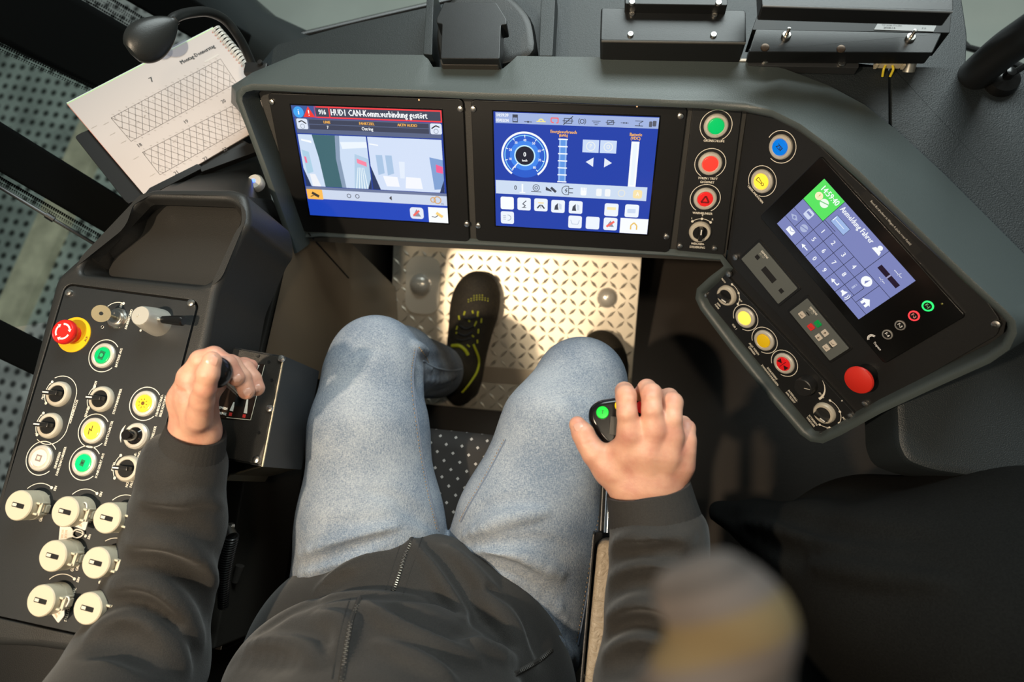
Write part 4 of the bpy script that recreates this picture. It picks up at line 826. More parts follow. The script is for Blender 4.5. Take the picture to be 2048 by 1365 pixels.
for i, p in enumerate(SW):
    g_ = FL.g(*p, .0268); SWG.append(g_)
    o = put('covered_switch', CVM, t, Matrix.Translation(Vector((g_.x, g_.y, 0)) - CEN[t.name]) @ Matrix.Rotation(R(-3), 4, 'Z')); o['label'] = LBL[i]
    put('hasp', HMSH, o); put('slot', SMSH, o); put('slot_mark', MMSH, o)
    if i < 6:
        if i == 4: dots(u, g_.x, g_.y, .0235, (72, -70), 72, 130); u.arc(g_.x, g_.y, .0235, .0008, -110, -70)
        else: dots(u, g_.x, g_.y, .0240, (62,), 62, 140)
        e_ = (g_.x + .0240 * math.cos(R(62)) + .005, g_.y + .0240 * math.sin(R(62))); u.text('L+R' if i == 4 else 'EIN', e_[0], e_[1], .0036, 84, WH, 1, .03)
    else:
        dots(u, g_.x, g_.y, .0245, (122, 92, 62, 32), 32, 122)
        for a_, s in ((122, 'A'), (92, 'U'), (62, 'V')): u.text(s, g_.x + .030 * math.cos(R(a_)), g_.y + .030 * math.sin(R(a_)), .0034, 60, WH, 1)
for s, p, z in (('FAHRERSTAND', (258, 639), .0036), ('EIN', (243, 611), .0036), ('BATTERIE AUS', (238, 716), .0036), ('SONNENROLLOS', (147.5, 824), .0036), ('FRONT', (88, 790), .0034), ('2', (101, 769), .0034), ('1', (92, 807), .0034), ('2', (83, 832), .0034), ('1', (73, 868), .0034), ('0', (70, 851), .0034),
                ('STROMABNEHMER', (235, 803.5), .0036), ('HEBEN', (190, 772), .0036), ('SENKEN', (174.5, 824), .0036), ('0', (176, 796), .0034), ('FAHRERSTAND-\nBELEUCHTUNG', (323, 812), .0036), ('HAUPTSCHALTER', (217.7, 867), .0036), ('LEUCHTMELDER', (304.8, 876), .0036), ('EINFRIEREN\nFAHRTENSCHREIBER', (119, 922), .0036), ('FUNKGERÄT AUS', (200, 932), .0036),
                ('AUTO', (227, 934), .0036), ('AB-\nBLEND-\nLICHT', (278, 912), .0034), ('NOT-\nFALL', (259.5, 968), .0036), ('AUSSEN-\nLICHT', (289, 942), .0036), ('ÜBERBRÜCKUNG\nZSI', (93.6, 1018), .0038), ('ÜBERBRÜCKUNG\nTOTMANN', (181, 1029.5), .0038), ('ÜBERBRÜCKUNG\nGRÜNSCHLEIFE\nR', (161, 1118), .0038), ('ÜBERBRÜCKUNG\nSTILLSTANDSSIGNAL', (137, 1209), .0038)):
    g_ = G(*p); u.text(s, g_.x, g_.y, z, RT, WH, 1, .03)
g_ = G(231.6, 636); dots(u, g_.x, g_.y, .0190, (75, 225), 75, 140); u.disc(g_.x - .014, g_.y - .013, .0016, WH, 1, 10); g_ = G(296, 655); u.disc(g_.x - .004, g_.y - .001, .0016, WH, 1, 10); u.disc(g_.x - .008, g_.y - .005, .0014, WH, 1, 10)
u.build('printed_lettering', PRINT, t)
# plastic tags
def tagmesh(): 
    b = MB(); b.prism(rpoly([(-.0095, -.008), (.0095, -.008), (.0095, .003), (.004, .0085), (-.004, .0085), (-.0095, .003)], .002), 0, .0012, bev=.0003); return b
for i, (p, a, lab, hh) in enumerate((((161.5, 1042), -10, 'white plastic tag hanging over the rim of the TOTMANN-side covered switch', .012), ((133, 1069), -78, 'white plastic tag lying loose with its loop between the covered switches', .002), ((116.7, 1223), -35, 'white plastic tag at the lowest left covered switch', .010))):
    g_ = FL.g(*p, hh); o = solo('plastic_tag', tagmesh(), WHITE, lab, 'tag', M=FL.M(g_.x, g_.y, hh, R(a)) @ Matrix.Rotation(R(12 if i != 1 else 0), 4, 'X'), group='white plastic tags')
    lp_ = [(-.002, .008, .001), (-.0045, .013, .0015), (-.003, .019, .0012), (0, .021, .001), (.003, .019, .0012), (.0045, .013, .0015), (.002, .008, .001)]
    lo = put('tie_loop', MB().tube(spline(lp_, 4), .0008, 8).mesh('tie_loop', WHITE), o)
    v = UI(h=.0012); v.text('BODE\nMOBIL', 0, -.002, .0040, 0, (.62, .45, .28), 0, .02); v.build('lettering', PRINT, o)

# ================================================================ throttle box at the left hand
bz = .72; qx = [(430, 688), (567, 712), (524, 934), (420, 914)]
P4 = [FB.g(*p) for p in qx]; cB = sum(P4, Vector((0, 0))) / 4; P4 = [cB + (p - cB) * .94 if 0 else p for p in P4]
t = fthing('throttle_box', 'black metal box with a slotted lever plate under the left hand', 'throttle box', FB, cB.x, cB.y, -.11)
a = quadrect(FB, qx); a = (a[0] - .004, a[1], a[2], a[3])
add('housing', MB().prism([(p[0], p[1]) for p in P4], -.11, -.0015, bev=.0008), BLKMET, t, None)
def sh(p, k=.0018): d = (cB - p).normalized(); return p + d * k * 1.4
PT_ = mat('sparkle_black_plate', (.020, .018, .015), .36, bump=.35, bs=1800)
add('top_plate', MB().prism(rpoly([sh(p) for p in P4], .002), -.0015, .0015, bev=.0006), PT_, t)
b = MB(); e0, e1 = P4[1], P4[2]; b.tube([(e0.x, e0.y, -.0005), (e1.x, e1.y, -.0005)], .0016, 8); add('bright_edge', b, mat('worn_steel_edge', (.45, .40, .30), .35, .8), t, 'worn bright edge')
for p in ((437, 703), (564.5, 718.5), (540.5, 818), (514, 920)): g_ = FB.g(*p); screw(t, g_.x, g_.y, .0015, 1.1)
SB = MB(); 
for k, p in enumerate(((539, 725), (545, 761), (519, 866), (518, 713))): g_ = FB.g(*p); SB.lathe([(.0024, .0012), (.0020, .0019), (0, .0017)], (g_.x, g_.y, 0), 12)
add('small_bolts', SB, BLACK, t)
SQ = [(425, 726), (531, 729), (503, 842), (414, 836)]; sp_ = [FB.g(*p) for p in SQ]
lp_ = add('lever_plate', MB().prism(rpoly(sp_, .0015), .0013, .0022, bev=.0003), mat('brown_gloss_plate', (.022, .012, .008), .2), t, 'dark brown glossy plate')
v = UI(h=.0022)
def q_(p): g = FB.g(*p); return (g.x, g.y)
v.line([q_((531, 731)), q_((503, 841)), q_((455, 836))], .0008, (.75, .70, .55))
v.poly([q_(p) for p in ((513, 731), (521, 731), (509, 757), (506, 757))], (.8, .76, .66)); v.poly([q_(p) for p in ((497, 792), (499, 792), (496, 828), (489, 827))], (.8, .76, .66)); v.poly([q_(p) for p in ((469, 805), (472, 806), (468, 824), (461, 822))], (.8, .76, .66))
for p in ((463, 829.5), (490, 833)): g_ = q_(p); v.rect(g_[0] - .002, g_[1] - .002, g_[0] + .002, g_[1] + .002, (.75, .04, .03), 0)
v.text('BREMSEN', *q_((446, 817)), .0042, -3, (.75, .72, .65), 0, .03); v.text('BREMSE', *q_((446, 828)), .0042, -3, (.75, .72, .65), 0, .03)
v.poly([q_(p) for p in ((486, 735), (500, 737), (488, 815), (470, 812))], (.002, .002, .002)); v.build('lever_plate_marks', PRINT, t)
ball = at(432, 745, .700); foot = FB.on(484, 792, .002)
lv = solo('throttle_lever', MB().tube([foot, foot + (ball - foot) * .5, ball], [.0042, .0042, .0040], 16), STEEL, 'steel lever with a black ball knob held in the left hand', 'lever', base=foot)
o = put('ball_knob', MB().lathe([(0, -.0165)] + [(.0165 * math.sin(R(a_)), -.0165 * math.cos(R(a_))) for a_ in range(15, 180, 15)] + [(0, .0165)], n=32).mesh('ball_knob', mat('ball_black', (.008, .008, .008), .22)), lv, Matrix.Translation(ball - foot)); o['label'] = 'black ball knob'
# side carrier plate below the box
b = MB(); pts = [FB.on(*p, -.02) for p in ((522, 934), (505, 938), (478, 946), (460, 950), (452, 962))]; rows = [[p + Vector((0, 0, z)) for p in pts] for z in (0, -.012, -.10)]; b.grid(rows); b.tube(pts, .0013, 6)
solo('carrier_plate', b, mat('carrier_edge', (.16, .14, .10), .35, .6), 'thin bent sheet edge sticking out below the throttle box', 'bracket', base=pts[2])

# ================================================================ timetable booklet, its rest, and the reading lamp
TLp, TRp, BLp = at(135, 208, .95), at(432, 54, 1.03), at(291, 386, .945)
X_ = (TRp - TLp); N_ = X_.cross(TLp - BLp).normalized()
FP = Fr(TLp, X_, N_); wP = X_.length * .985; hP = (TLp - BLp).length * 1.02
t = thing('timetable_booklet', 'white spiral-bound timetable booklet leaning left of the display housing', 'booklet', FP.M(0, 0, 0), (0, 0, 0))
PAPER = mat('paper_white', (.52, .465, .45), .65)
for i, (nm, col, off) in enumerate((('page_stack', PAPER, 0), ('green_sheet', mat('paper_green', (.45, .70, .30), .6), 1), ('pink_sheet', mat('paper_pink', (.85, .35, .30), .6), .4), ('back_sheet', mat('paper_bluewhite', (.68, .70, .78), .6), 2))):
    z = -.0006 * i; d = off * .0018
    add(nm, MB().prism([(-.0 + d * .2, -hP), (wP, -hP), (wP, d), (0 - (.0008 if i == 2 else 0), d)], z - .0005, z, bev=0), col, t)
u = UI(h=.0001); GY = (.13, .11, .10)
def pp(px, py): g = FP.g(px, py); return (g.x, g.y)
A_ = pp(365, 126); B_ = pp(425, 92)
u.text('Montag-Donnerstag', (A_[0] + B_[0]) / 2, (A_[1] + B_[1]) / 2, .0092, -1, (.03, .03, .03), 0, .04, .056)
g_ = pp(303, 160); u.text('7', *g_, .0115, -1, (.03, .03, .03), 0, .03)
for s, p in (('18', (279, 291)), ('19', (372, 244)), ('20', (447, 203)), ('21', (353, 346)), ('22', (411, 318)), ('23', (450, 299))): u.text(s, *pp(*p), .0078, -1, (.06, .05, .05), 0, .02)
u.rect(pp(395, 128)[0] + .01, pp(395, 128)[1] - .004, pp(395, 128)[0] + .034, pp(395, 128)[1] - .0012, (.55, .51, .48), 0)
def graph(c0, c1, c2, c3, n):                                 # train graph: TL TR BR BL
    a, b_, c, d = [Vector(pp(*p)) for p in (c0, c1, c2, c3)]; f = lambda s, t: a.lerp(b_, s).lerp(d.lerp(c, s), t); w = .00055
    u.line([a, b_, c, d, a], w, GY)
    sl = .16
    for k in range(-3, n + 1):
        for j in (0,):
            s0 = k / n + j * .23 / n; s1 = s0 + sl; pts = []
            for i in range(9):
                tt = i / 8; s = s0 + (s1 - s0) * tt
                if 0 <= s <= 1: pts.append(f(s, tt + .012 * math.sin(k * 3 + i)))
            if len(pts) > 1: u.line(pts, w, GY)
            pts = []
            for i in range(9):
                tt = i / 8; s = s0 + .05 + (s1 - s0) * (1 - tt)
                if 0 <= s <= 1: pts.append(f(s, tt))
            if len(pts) > 1: u.line(pts, w, GY)
    for k in range(n):
        s = (k + .5) / n
        for o_, m_ in ((-.07, .0), (1.08, .0)):
            q = f(s, o_); u.text(random.choice('47125'), q.x, q.y, .0042, 45, (.30, .27, .25), 0)
        for r_ in range(3):
            q = f(min(1, max(0, s + random.uniform(-.02, .02))), random.uniform(.1, .9)); u.text(random.choice(('14', '57', '31', '46')), q.x, q.y, .0030, 40, (.35, .31, .28), 0)
graph((222, 236), (441, 118), (473, 166), (262, 283), 17)
graph((285, 305), (484, 202), (520, 238), (320, 350), 16)
for p in ((188, 254), (212, 247), (225, 268), (247, 284), (272, 316), (305, 350)): q = pp(*p); u.rect(q[0] - .004, q[1] - .0006, q[0] + .004, q[1] + .0002, (.38, .34, .31), 0)
u.build('printed_lettering', PRINT, t)
b = MB()
for k in range(19):
    y = -.004 - k * .0062; pts = [(wP - .0050 + .0075 * (1 - math.cos(a_)) * .9, y + .0016 * math.sin(a_ / 2), .0001 + .0046 * math.sin(a_) - .0005) for a_ in np.linspace(-.3, 2 * math.pi - .3, 15)]
    b.tube(pts, .0007, 6, cap=False); b.tube([(x_, y_ - .0022, z_) for x_, y_, z_ in pts], .0007, 6, cap=False)
add('spiral_binding', b, mat('white_wire', (.85, .84, .80), .35), t)
v = UI(h=.00025)
for k in range(19): v.disc(wP - .0062, -.0055 - k * .0062, .0009, (.45, .12, .08), 0, 8)
v.build('punched_holes', PRINT, t)
# clear holder clips on the page's top edge
b = MB(); 
g1 = pp(352, 96); g2 = pp(330, 108)
for (cx_, cy_), r_ in ((g1, .019), (g2, .013)): b.prism([(cx_ + r_ * math.cos(a_), .004 - r_ * 1.05 * math.sin(a_)) for a_ in np.linspace(0, math.pi, 20)], .0008, .0014)
m = bpy.data.materials.new('smoky_clear'); m.use_nodes = True; N = m.node_tree.nodes; L = m.node_tree.links; mo = N['Material Output']; pb = N['Principled BSDF']; pb.inputs['Base Color'].default_value = (.25, .27, .35, 1); pb.inputs['Roughness'].default_value = .1
tr = N.new('ShaderNodeBsdfTransparent'); ms = N.new('ShaderNodeMixShader'); ms.inputs[0].default_value = .28; L.new(tr.outputs[0], ms.inputs[1]); L.new(pb.outputs[0], ms.inputs[2]); L.new(ms.outputs[0], mo.inputs[0])
o = put('page_clip', b.mesh('page_clip', m), None, FP.M(0, 0, .0002)); tag(o, 'clear rounded page clip gripping the top edge of the booklet', 'clip')
# black rest behind the booklet
q = [FP.g(*p, -.006) for p in ((150, 275), (160, 268), (215, 245), (430, 250), (520, 300), (470, 322), (408, 340), (300, 396), (258, 408), (250, 402))]
b = MB(); b.prism(rpoly(q, .006), -.008, -.0045, bev=.0006); b.prism([FP.g(*p, 0) for p in ((256, 402), (292, 388), (300, 378), (395, 330), (402, 334), (402, 340), (300, 393), (258, 409))], -.008, .003, bev=.0004)
b.prism([FP.g(*p, 0) for p in ((400, 336), (445, 313), (470, 300), (520, 282), (526, 300), (404, 345))], -.010, .002, bev=.0004)
o = put('booklet_rest', b.mesh('booklet_rest', mat('rest_black', (.006, .006, .006), .4)), None, FP.M(0, 0, 0)); tag(o, 'black sheet rest whose bare corner shows left below the timetable booklet', 'booklet rest')
# gooseneck lamp head
hc = at(306, 74, .82); ax = (at(352, 40, .84) - at(262, 106, .82)).normalized(); vw = ray(306, 74).normalized(); yy = vw.cross(ax).normalized(); zz = ax.cross(yy)
Mh = Matrix((ax, yy, zz)).transposed().to_4x4(); Mh.translation = hc
b = MB(); n_ = 28; rows = []
for i in range(n_ + 1):
    s = i / n_; x_ = -.034 + .070 * s; r_ = .0235 * (math.sin(math.pi * min(1, (s * .98 + .02) ** .72)) ** .62 if 0 < s < 1 else .02); r_ = max(r_, .0008 if s < .5 else .0052)
    rows.append([(x_, r_ * math.cos(a_), r_ * .62 * math.sin(a_) + .004 * math.sin(s * 3.1)) for a_ in np.linspace(0, 2 * math.pi, 25)])
g2_ = b.grid(rows); b.bm.faces.new(g2_[0][:-1]); b.bm.faces.new(g2_[-1][:-1][::-1]); bmesh.ops.remove_doubles(b.bm, verts=b.bm.verts, dist=1e-6)
lt = solo('gooseneck_lamp', b, mat('lamp_soft_black', (.016, .018, .018), .38, bump=.1, bs=700), 'soft black teardrop lamp head on a curved gooseneck above the booklet', 'lamp', M=Mh)
inv = Mh.inverted(); pts = [at(*p) for p in ((340, 44, .835), (352, 34, .845), (378, 26, .87), (415, 24, .90), (450, 40, .93), (478, 75, .95), (498, 115, .97), (512, 150, .985), (520, 175, 1.0))]
o = put('gooseneck', MB().tube([inv @ p for p in spline(pts, 5)], .0062, 14).mesh('gooseneck', mat('neck_black', (.010, .011, .011), .42)), lt)
b = MB(); c_ = at(520, 148, .97); b.box(c_, (.035, .02, .03), bev=.004); b.lathe([(.004, 0), (.0035, .003), (0, .0035)], at(521, 126, .955), 12)
solo('lamp_foot', b, BLKMET, 'small black mount with a bright screw at the root of the gooseneck', 'lamp mount', base=c_)

b = MB(); b.box((-.72, -.50, .36), (.42, .50, .64), bev=.01)
solo('rear_cabinet', b, mat('cabinet_black', (.008, .008, .008), .5, bump=.2, bs=900), 'black cabinet corner below the lower end of the left console', 'cabinet', base=(-.66, -.5, .06))

# ================================================================ gear on the dashboard
def pbox(px, z0, z1, bev=.003, r=.004): f = flat(z1); r = max(r, .002); bev = min(bev, r * .6); return MB().prism(rpoly([f.g(*p) for p in px], r, 3), z0, z1, bev=bev)
MB_ = mat('satin_black_metal', (.007, .008, .009), .36, bump=.06, bs=900)
f_ = flat(.76); cc = f_.on(940, 70)
b = pbox([(888, 4), (992, 4), (1013, 38), (1013, 49), (1002, 50), (999, 118), (881, 117), (884, 48), (873, 46), (873, 36)], .735, .76, .003, .002)
sc = solo('camera_cover', b, MB_, 'black angular cover standing in the notch of the display housing', 'cover', base=cc)
b = pbox([(880, 118), (999, 119), (997, 131), (882, 130)], .70, .748, .001, .001); o = put('front_lip', b.mesh('front_lip', mat('lip_metal', (.035, .032, .028), .35)), sc, Matrix.Translation(-CEN[sc.name]))
b = pbox([(868, 60), (880, 10), (930, -30), (1020, -20), (1066, 30), (1076, 108), (1000, 132), (880, 132)], .60, .712, .012, .02)
solo('domed_base', b, mat('dome_black', (.012, .013, .013), .42, bump=.2, bs=900), 'dark domed base behind the angular cover', 'cover', base=flat(.66).on(1000, 40))
for px, lab in (([(868, -30), (855, -30), (846, 108), (864, 110)], 'slate upright rail left of the angular cover'), ([(1083, -30), (1112, -30), (1105, 112), (1078, 112)], 'slate upright rail right of the angular cover')):
    b = pbox(px, .64, .70, .001, .001); solo('mounting_rail', b, DASHD, lab, 'rail', base=flat(.66).on(*px[2]))
BOLT = MB().lathe([(.0050, 0), (.0050, .0022), (.0042, .0034), (.0022, .0036), (.0018, .0026), (0, .0026)], n=18).mesh('bolt', STEEL)
def bolt(px, z, lab, s=1, nrm=(0, 0, 1), par=None):
    p = flat(z).on(*px); q = Vector(nrm).to_track_quat('Z', 'Y').to_matrix().to_4x4(); q.translation = p
    o = put('bolt', BOLT, par, (q @ Matrix.Scale(s, 4)) if par is None else Matrix.Translation(-CEN[par.name]) @ q @ Matrix.Scale(s, 4))
    if par is None: tag(o, lab, 'bolt')
    return o
b = pbox([(1202, 14), (1492, 19), (1493, 86), (1200, 82)], .735, .775, .004, .004)
bb = solo('equipment_box', b, MB_, 'low black box with four bright screws behind the display housing', 'equipment box', base=flat(.72).on(1345, 55))
for p in ((1264, 29), (1429, 31), (1261, 70), (1427, 71)): bolt(p, .775, '', .75, par=bb)
f_ = flat(.7745); b = MB().tube([f_.on(1203, 82.5), f_.on(1491, 86.5)], .0016, 8); o = put('front_edge', b.mesh('front_edge', mat('edge_metal', (.06, .058, .052), .32)), bb, Matrix.Translation(-CEN[bb.name]))
b = pbox([(1250, -30), (1455, -30), (1455, 11), (1250, 8)], .775, .790, .002, .002); b2 = solo('equipment_box', b, MB_, 'second black box cropped by the top edge, above the four-screw box', 'equipment box', base=flat(.74).on(1350, -10))
for p in ((1264, 6), (1437, 7)): bolt(p, .790, '', .75, par=b2)
b = pbox([(1246, 112), (1512, 118), (1512, 122), (1246, 116)], .7385, .7400, 0, .0001); solo('card', b, WHITE, 'thin white card edge lying on the back edge of the display housing', 'card', base=flat(.739).on(1380, 117))
# black electronic device on an angle bracket
b = pbox([(1520, -80), (1905, -80), (1907, 22), (1524, 11)], .812, .835, .002, .002)
dv = solo('electronics_unit', b, mat('unit_black', (.009, .009, .010), .34, bump=.08, bs=900), 'long black electronics unit at the top edge with a silver type plate', 'electronics unit', base=flat(.76).on(1700, 0))
def dpart(name, mb, m, label=None):
    o = put(name, mb.mesh(name, m), dv, Matrix.Translation(-CEN[dv.name])); CEN[o.name] = Vector((0, 0, 0))
    if label: o['label'] = label
    return o
b = MB(); f1_ = flat(.835); b.tube([f1_.on(1525, 12), f1_.on(1905, 24)], .0012, 8); dpart('bright_edge', b, mat('worn_edge_silver', (.4, .41, .42), .35, .8), 'bright front edge')
b = pbox([(1524, 4), (1905, 14), (1900, 66), (1504, 60)], .715, .7575, .001, .001); dpart('front_apron', b, mat('apron_black', (.003, .003, .003), .5))
tp = flat(.7582); T4 = [tp.on(*p) for p in ((1757, 44), (1876, 45), (1867, 63), (1748, 59))]
FT = Fr(T4[3], T4[2] - T4[3], (T4[2] - T4[3]).cross(T4[0] - T4[3])); o = dpart('type_plate', MB().raw([p + Vector((0, 0, z)) for z in (0, -.0006) for p in T4], [(0, 1, 2, 3), (7, 6, 5, 4), (0, 4, 5, 1), (1, 5, 6, 2), (2, 6, 7, 3), (3, 7, 4, 0)]), mat('silver_label', (.45, .45, .45), .5), 'silver type plate')
v = UI(h=.0003); W_ = (T4[2] - T4[3]).length; H_ = .012
v.text('BÜRKI', .011, H_ * .80, .0035, 0, (.02, .02, .02), 0, .05); v.text('TYP 24 NR 0716 2450', W_ * .30, H_ * .50, .0028, 0, (.1, .1, .1), 0); v.text('24 V DC 3 A', W_ * .26, H_ * .22, .0028, 0, (.05, .05, .05), 0, .03); v.text('IP 20', W_ * .84, H_ * .3, .0026, 0, (.1, .1, .1), 0)
me_o = v.build('type_plate_print', PRINT, None); me_o.parent = dv; me_o.matrix_local = Matrix.Translation(-CEN[dv.name]) @ FT.M(0, 0, 0)
b = pbox([(1512, 58), (1884, 66), (1865, 106), (1498, 104)], .742, .762, .0015, .001); br = solo('angle_bracket', b, MB_, 'black angle bracket with two studs in front of the long electronics unit', 'bracket', base=flat(.72).on(1690, 90))
o = put('foot_flange', pbox([(1498, 96), (1718, 102), (1718, 136), (1496, 131)], .728, .7405, .001, .001).mesh('foot_flange', mat('flange_grey', (.028, .030, .032), .35)), br, Matrix.Translation(-CEN[br.name]))
for p, z, s in (((1572, 73), .762, 1.1), ((1820, 77), .762, 1.1)):
    o = bolt(p, z, '', s, par=br); put('stud', MB().lathe([(.0018, .003), (.0018, .013), (0, .0135)], n=10).mesh('stud', STEEL), o)
for p in ((1530, 122), (1682, 128)): bolt(p, .7405, '', .95, par=br)
for p in ((1530, 95), (1682, 98)): o = put('rivet', MB().lathe([(.005, 0), (.0045, .0012), (0, .002)], n=16).mesh('rivet', mat('rivet_bronze', (.10, .07, .05), .3, .6)), br, Matrix.Translation(flat(.762).on(*p) - CEN[br.name]))
c_ = flat(.735).on(1779, 121); b = MB(); b.box(c_, (.027, .014, .012), bev=.001)
for k in range(3): b.box(c_ + Vector((-.007 + k * .007, .002, .0066)), (.004, .006, .0015))
b.box(c_ + Vector((-.015, 0, 0)), (.003, .018, .008)); b.box(c_ + Vector((.015, 0, 0)), (.003, .018, .008))
cn = solo('cable_connector', b, CREAM, 'cream plug connector with yellow wires under the angle bracket', 'connector', base=c_)
b = MB(); 
for dx in (-.004, .003): b.tube(spline([(dx, -.006, 0), (dx * 1.5, -.011, -.001), (dx * 1.2, -.016, -.008)], 4), .0014, 8)
b.tube(spline([(-.018, .004, 0), (-.024, .006, .004), (-.026, .012, 0)], 4), .0034, 10); put('yellow_wires', b.mesh('yellow_wires', mat('wire_yellow', (.80, .62, .03), .4)), cn)
c_ = flat(.73).on(1821, 122); b = MB().lathe([(.0075, -.012), (.0075, -.002), (.0085, 0), (.0085, .005), (.0065, .006), (.0060, .014), (.004, .015), (0, .015)], (0, 0, 0), 24, M=Matrix.Rotation(R(-50), 4, 'X')); solo('cable_gland', b, mat('nickel_gland', (.5, .48, .42), .35, .8), 'short nickel cable gland right of the cream connector', 'cable gland', M=Matrix.Translation(c_))
# thick black tube at the right edge
b = MB(); b.tube(spline([at(*p) for p in ((2220, -40, .62), (2130, 15, .66), (2070, 58, .69), (2015, 95, .73), (1975, 128, .765), (1950, 150, .80))], 4), [.019] * 21, 24)
tb = solo('grab_tube', b, mat('tube_black', (.011, .012, .013), .36), 'thick matt black tube reaching in at the top right corner', 'tube', base=at(2070, 58, .69))
c_ = flat(.727).on(2002, 165); b = MB().lathe([(.018, -.002), (.0185, .003), (.0165, .009), (.010, .012), (.0055, .013), (.005, .022), (0, .023)], (0, 0, 0), 28); b.tube([(0, 0, .012), (.030, .016, .030)], .0035, 10)
sk = solo('rod_socket', b, mat('rubber_gloss', (.006, .006, .006), .18), 'glossy black rubber socket with a thin rod below the thick tube', 'socket', M=Matrix.Translation(c_))
for dx, dy in ((-.011, .006), (.010, .007), (0, -.003)): put('screw', SCREW, sk, Matrix.Translation((dx, dy, .0085)) @ Matrix.Scale(.8, 4))

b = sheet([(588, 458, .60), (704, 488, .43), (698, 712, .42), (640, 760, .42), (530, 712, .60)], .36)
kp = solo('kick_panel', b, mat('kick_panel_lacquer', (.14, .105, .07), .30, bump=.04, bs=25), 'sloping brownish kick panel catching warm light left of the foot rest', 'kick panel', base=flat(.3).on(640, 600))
b = MB(); b.tube([flat(.585).on(616, 466), flat(.445).on(697, 556)], .0013, 6); solo('brake_wire', b, BLACK, 'thin dark wire running diagonally across the kick panel', 'wire', base=flat(.4).on(650, 510))
# ================================================================ footwell: tread plate, pedal domes
ALU = mat('tread_aluminium', (.74, .66, .53), .40, .6, bump=.08, bs=300, var=.08, vs=15)
a = quadrect(FF, [(785, 490), (1279, 508), (1262, 838), (779, 802)]); x0, y0, x1, y1 = a
t = fthing('foot_rest', 'bright aluminium tread-plate foot rest under both shoes', 'foot rest', FF, (x0 + x1) / 2, (y0 + y1) / 2, -.03)
yb = FF.g(1000, 736).y; yc = FF.g(1000, 768).y
def tread(b, xa, ya, xb, yb_):
    p = .0195; nx = int((xb - xa) / p) + 1; ny = int((yb_ - ya) / p) + 1
    for i in range(nx):
        for j in range(ny):
            x = xa + (i + .5) * p; y = ya + (j + .5) * p
            if x > xb - .006 or y > yb_ - .006: continue
            M = Matrix.Translation((x, y, 0)) @ Matrix.Rotation(R(45 if (i + j) % 2 else -45), 4, 'Z')
            L_, w_, h_ = .0116, .0031, .0015
            b.raw([M @ Vector(v_) for v_ in ((-L_, 0, 0), (0, -w_, 0), (L_, 0, 0), (0, w_, 0), (-L_ * .35, 0, h_), (L_ * .35, 0, h_))], [(0, 1, 4), (1, 5, 4), (1, 2, 5), (2, 3, 5), (3, 4, 5), (3, 0, 4), (3, 2, 1, 0)])
b = MB(); b.prism(rrect(x0, yb, x1, y1, .002), -.012, 0, bev=.001); tread(b, x0, yb, x1, y1); add('tread_plate', b, ALU, t, None, ang=10)
b = MB(); b.prism(rrect(x0, yc, x1, yb, .001), -.014, -.0025, bev=.0008); add('smooth_strip', b, mat('rolled_aluminium', (.50, .42, .32), .38, .85), t)
b = MB(); b.prism(rrect(x0, y0 - .006, x1, yc, .002), -.016, -.004, bev=.001); o_ = len(b.bm.verts); tread(b, x0, y0 - .006, x1, yc)
bmesh.ops.translate(b.bm, vec=(0, 0, -.004), verts=list(b.bm.verts)[o_:]); add('lower_tread_plate', b, ALU, t, None, ang=10)
add('front_skirt', MB().box(((x0 + x1) / 2, y0 + .004, -.06), (x1 - x0 - .08, .006, .09)), mat('skirt_dark', (.06, .05, .038), .4, .5), t)
g1 = FF.g(858, 480); g2 = FF.g(1216, 505); b = MB(); b.box(((g1.x + g2.x) / 2, y1 + .006, .006), (g2.x - g1.x, .010, .018), bev=.001); b.box((x0 + .025, y1 + .003, -.002), (.05, .010, .012), bev=.001); b.box((x1 - .028, y1 + .003, -.002), (.055, .010, .012), bev=.001); add('top_rail', b, mat('rail_aluminium', (.48, .40, .29), .4, .8), t)
qq = quadrect(FF, [(812, 516), (884, 516), (882, 628), (808, 628)]); pd = [(842, 570), (1214, 596)]
gp_ = FF.g(846, 571); add('pedal_plate', MB().prism(rrect(gp_.x - .037, gp_.y - .060, gp_.x + .037, gp_.y + .060, .026, 8), -.001, .0035, bev=.001), mat('satin_steel_plate', (.76, .69, .57), .42, .2), t, 'smooth oval plate around the left dome')
for i, p in enumerate(pd):
    g_ = FF.g(*p); r_ = .021 if i == 0 else .018; b = MB().lathe([(r_ * 1.12, .003), (r_ * 1.1, .0045), (r_, .005)] + [(r_ * math.cos(R(a_)), .005 + r_ * .6 * math.sin(R(a_))) for a_ in range(10, 90, 10)] + [(0, .005 + r_ * .6)], (g_.x, g_.y, 0), 40)
    add('pedal_dome', b, mat('dome_steel', (.72, .68, .60), .25, .35), t, ('left dome, darker polished', 'right dome, brightly lit')[i])

# ================================================================ seat, armrest, hand controller
SEATM = mat('seat_cloth_plain', (.022, .019, .017), .85, bump=.5, bs=700)
m = bpy.data.materials.new('seat_cloth_dotted'); m.use_nodes = True; N = m.node_tree.nodes; L = m.node_tree.links; pb = N['Principled BSDF']; pb.inputs['Roughness'].default_value = .85
tc = N.new('ShaderNodeTexCoord'); mp = N.new('ShaderNodeMapping'); mp.inputs['Scale'].default_value = (58, 58, 58); mp.inputs['Rotation'].default_value = (0, 0, R(45)); fr_ = N.new('ShaderNodeVectorMath'); fr_.operation = 'FRACTION'; sb = N.new('ShaderNodeVectorMath'); sb.operation = 'SUBTRACT'; sb.inputs[1].default_value = (.5, .5, 0)
ab = N.new('ShaderNodeVectorMath'); ab.operation = 'ABSOLUTE'; sp = N.new('ShaderNodeSeparateXYZ'); mxx = N.new('ShaderNodeMath'); mxx.operation = 'MAXIMUM'; lt_ = N.new('ShaderNodeMath'); lt_.operation = 'LESS_THAN'; lt_.inputs[1].default_value = .11
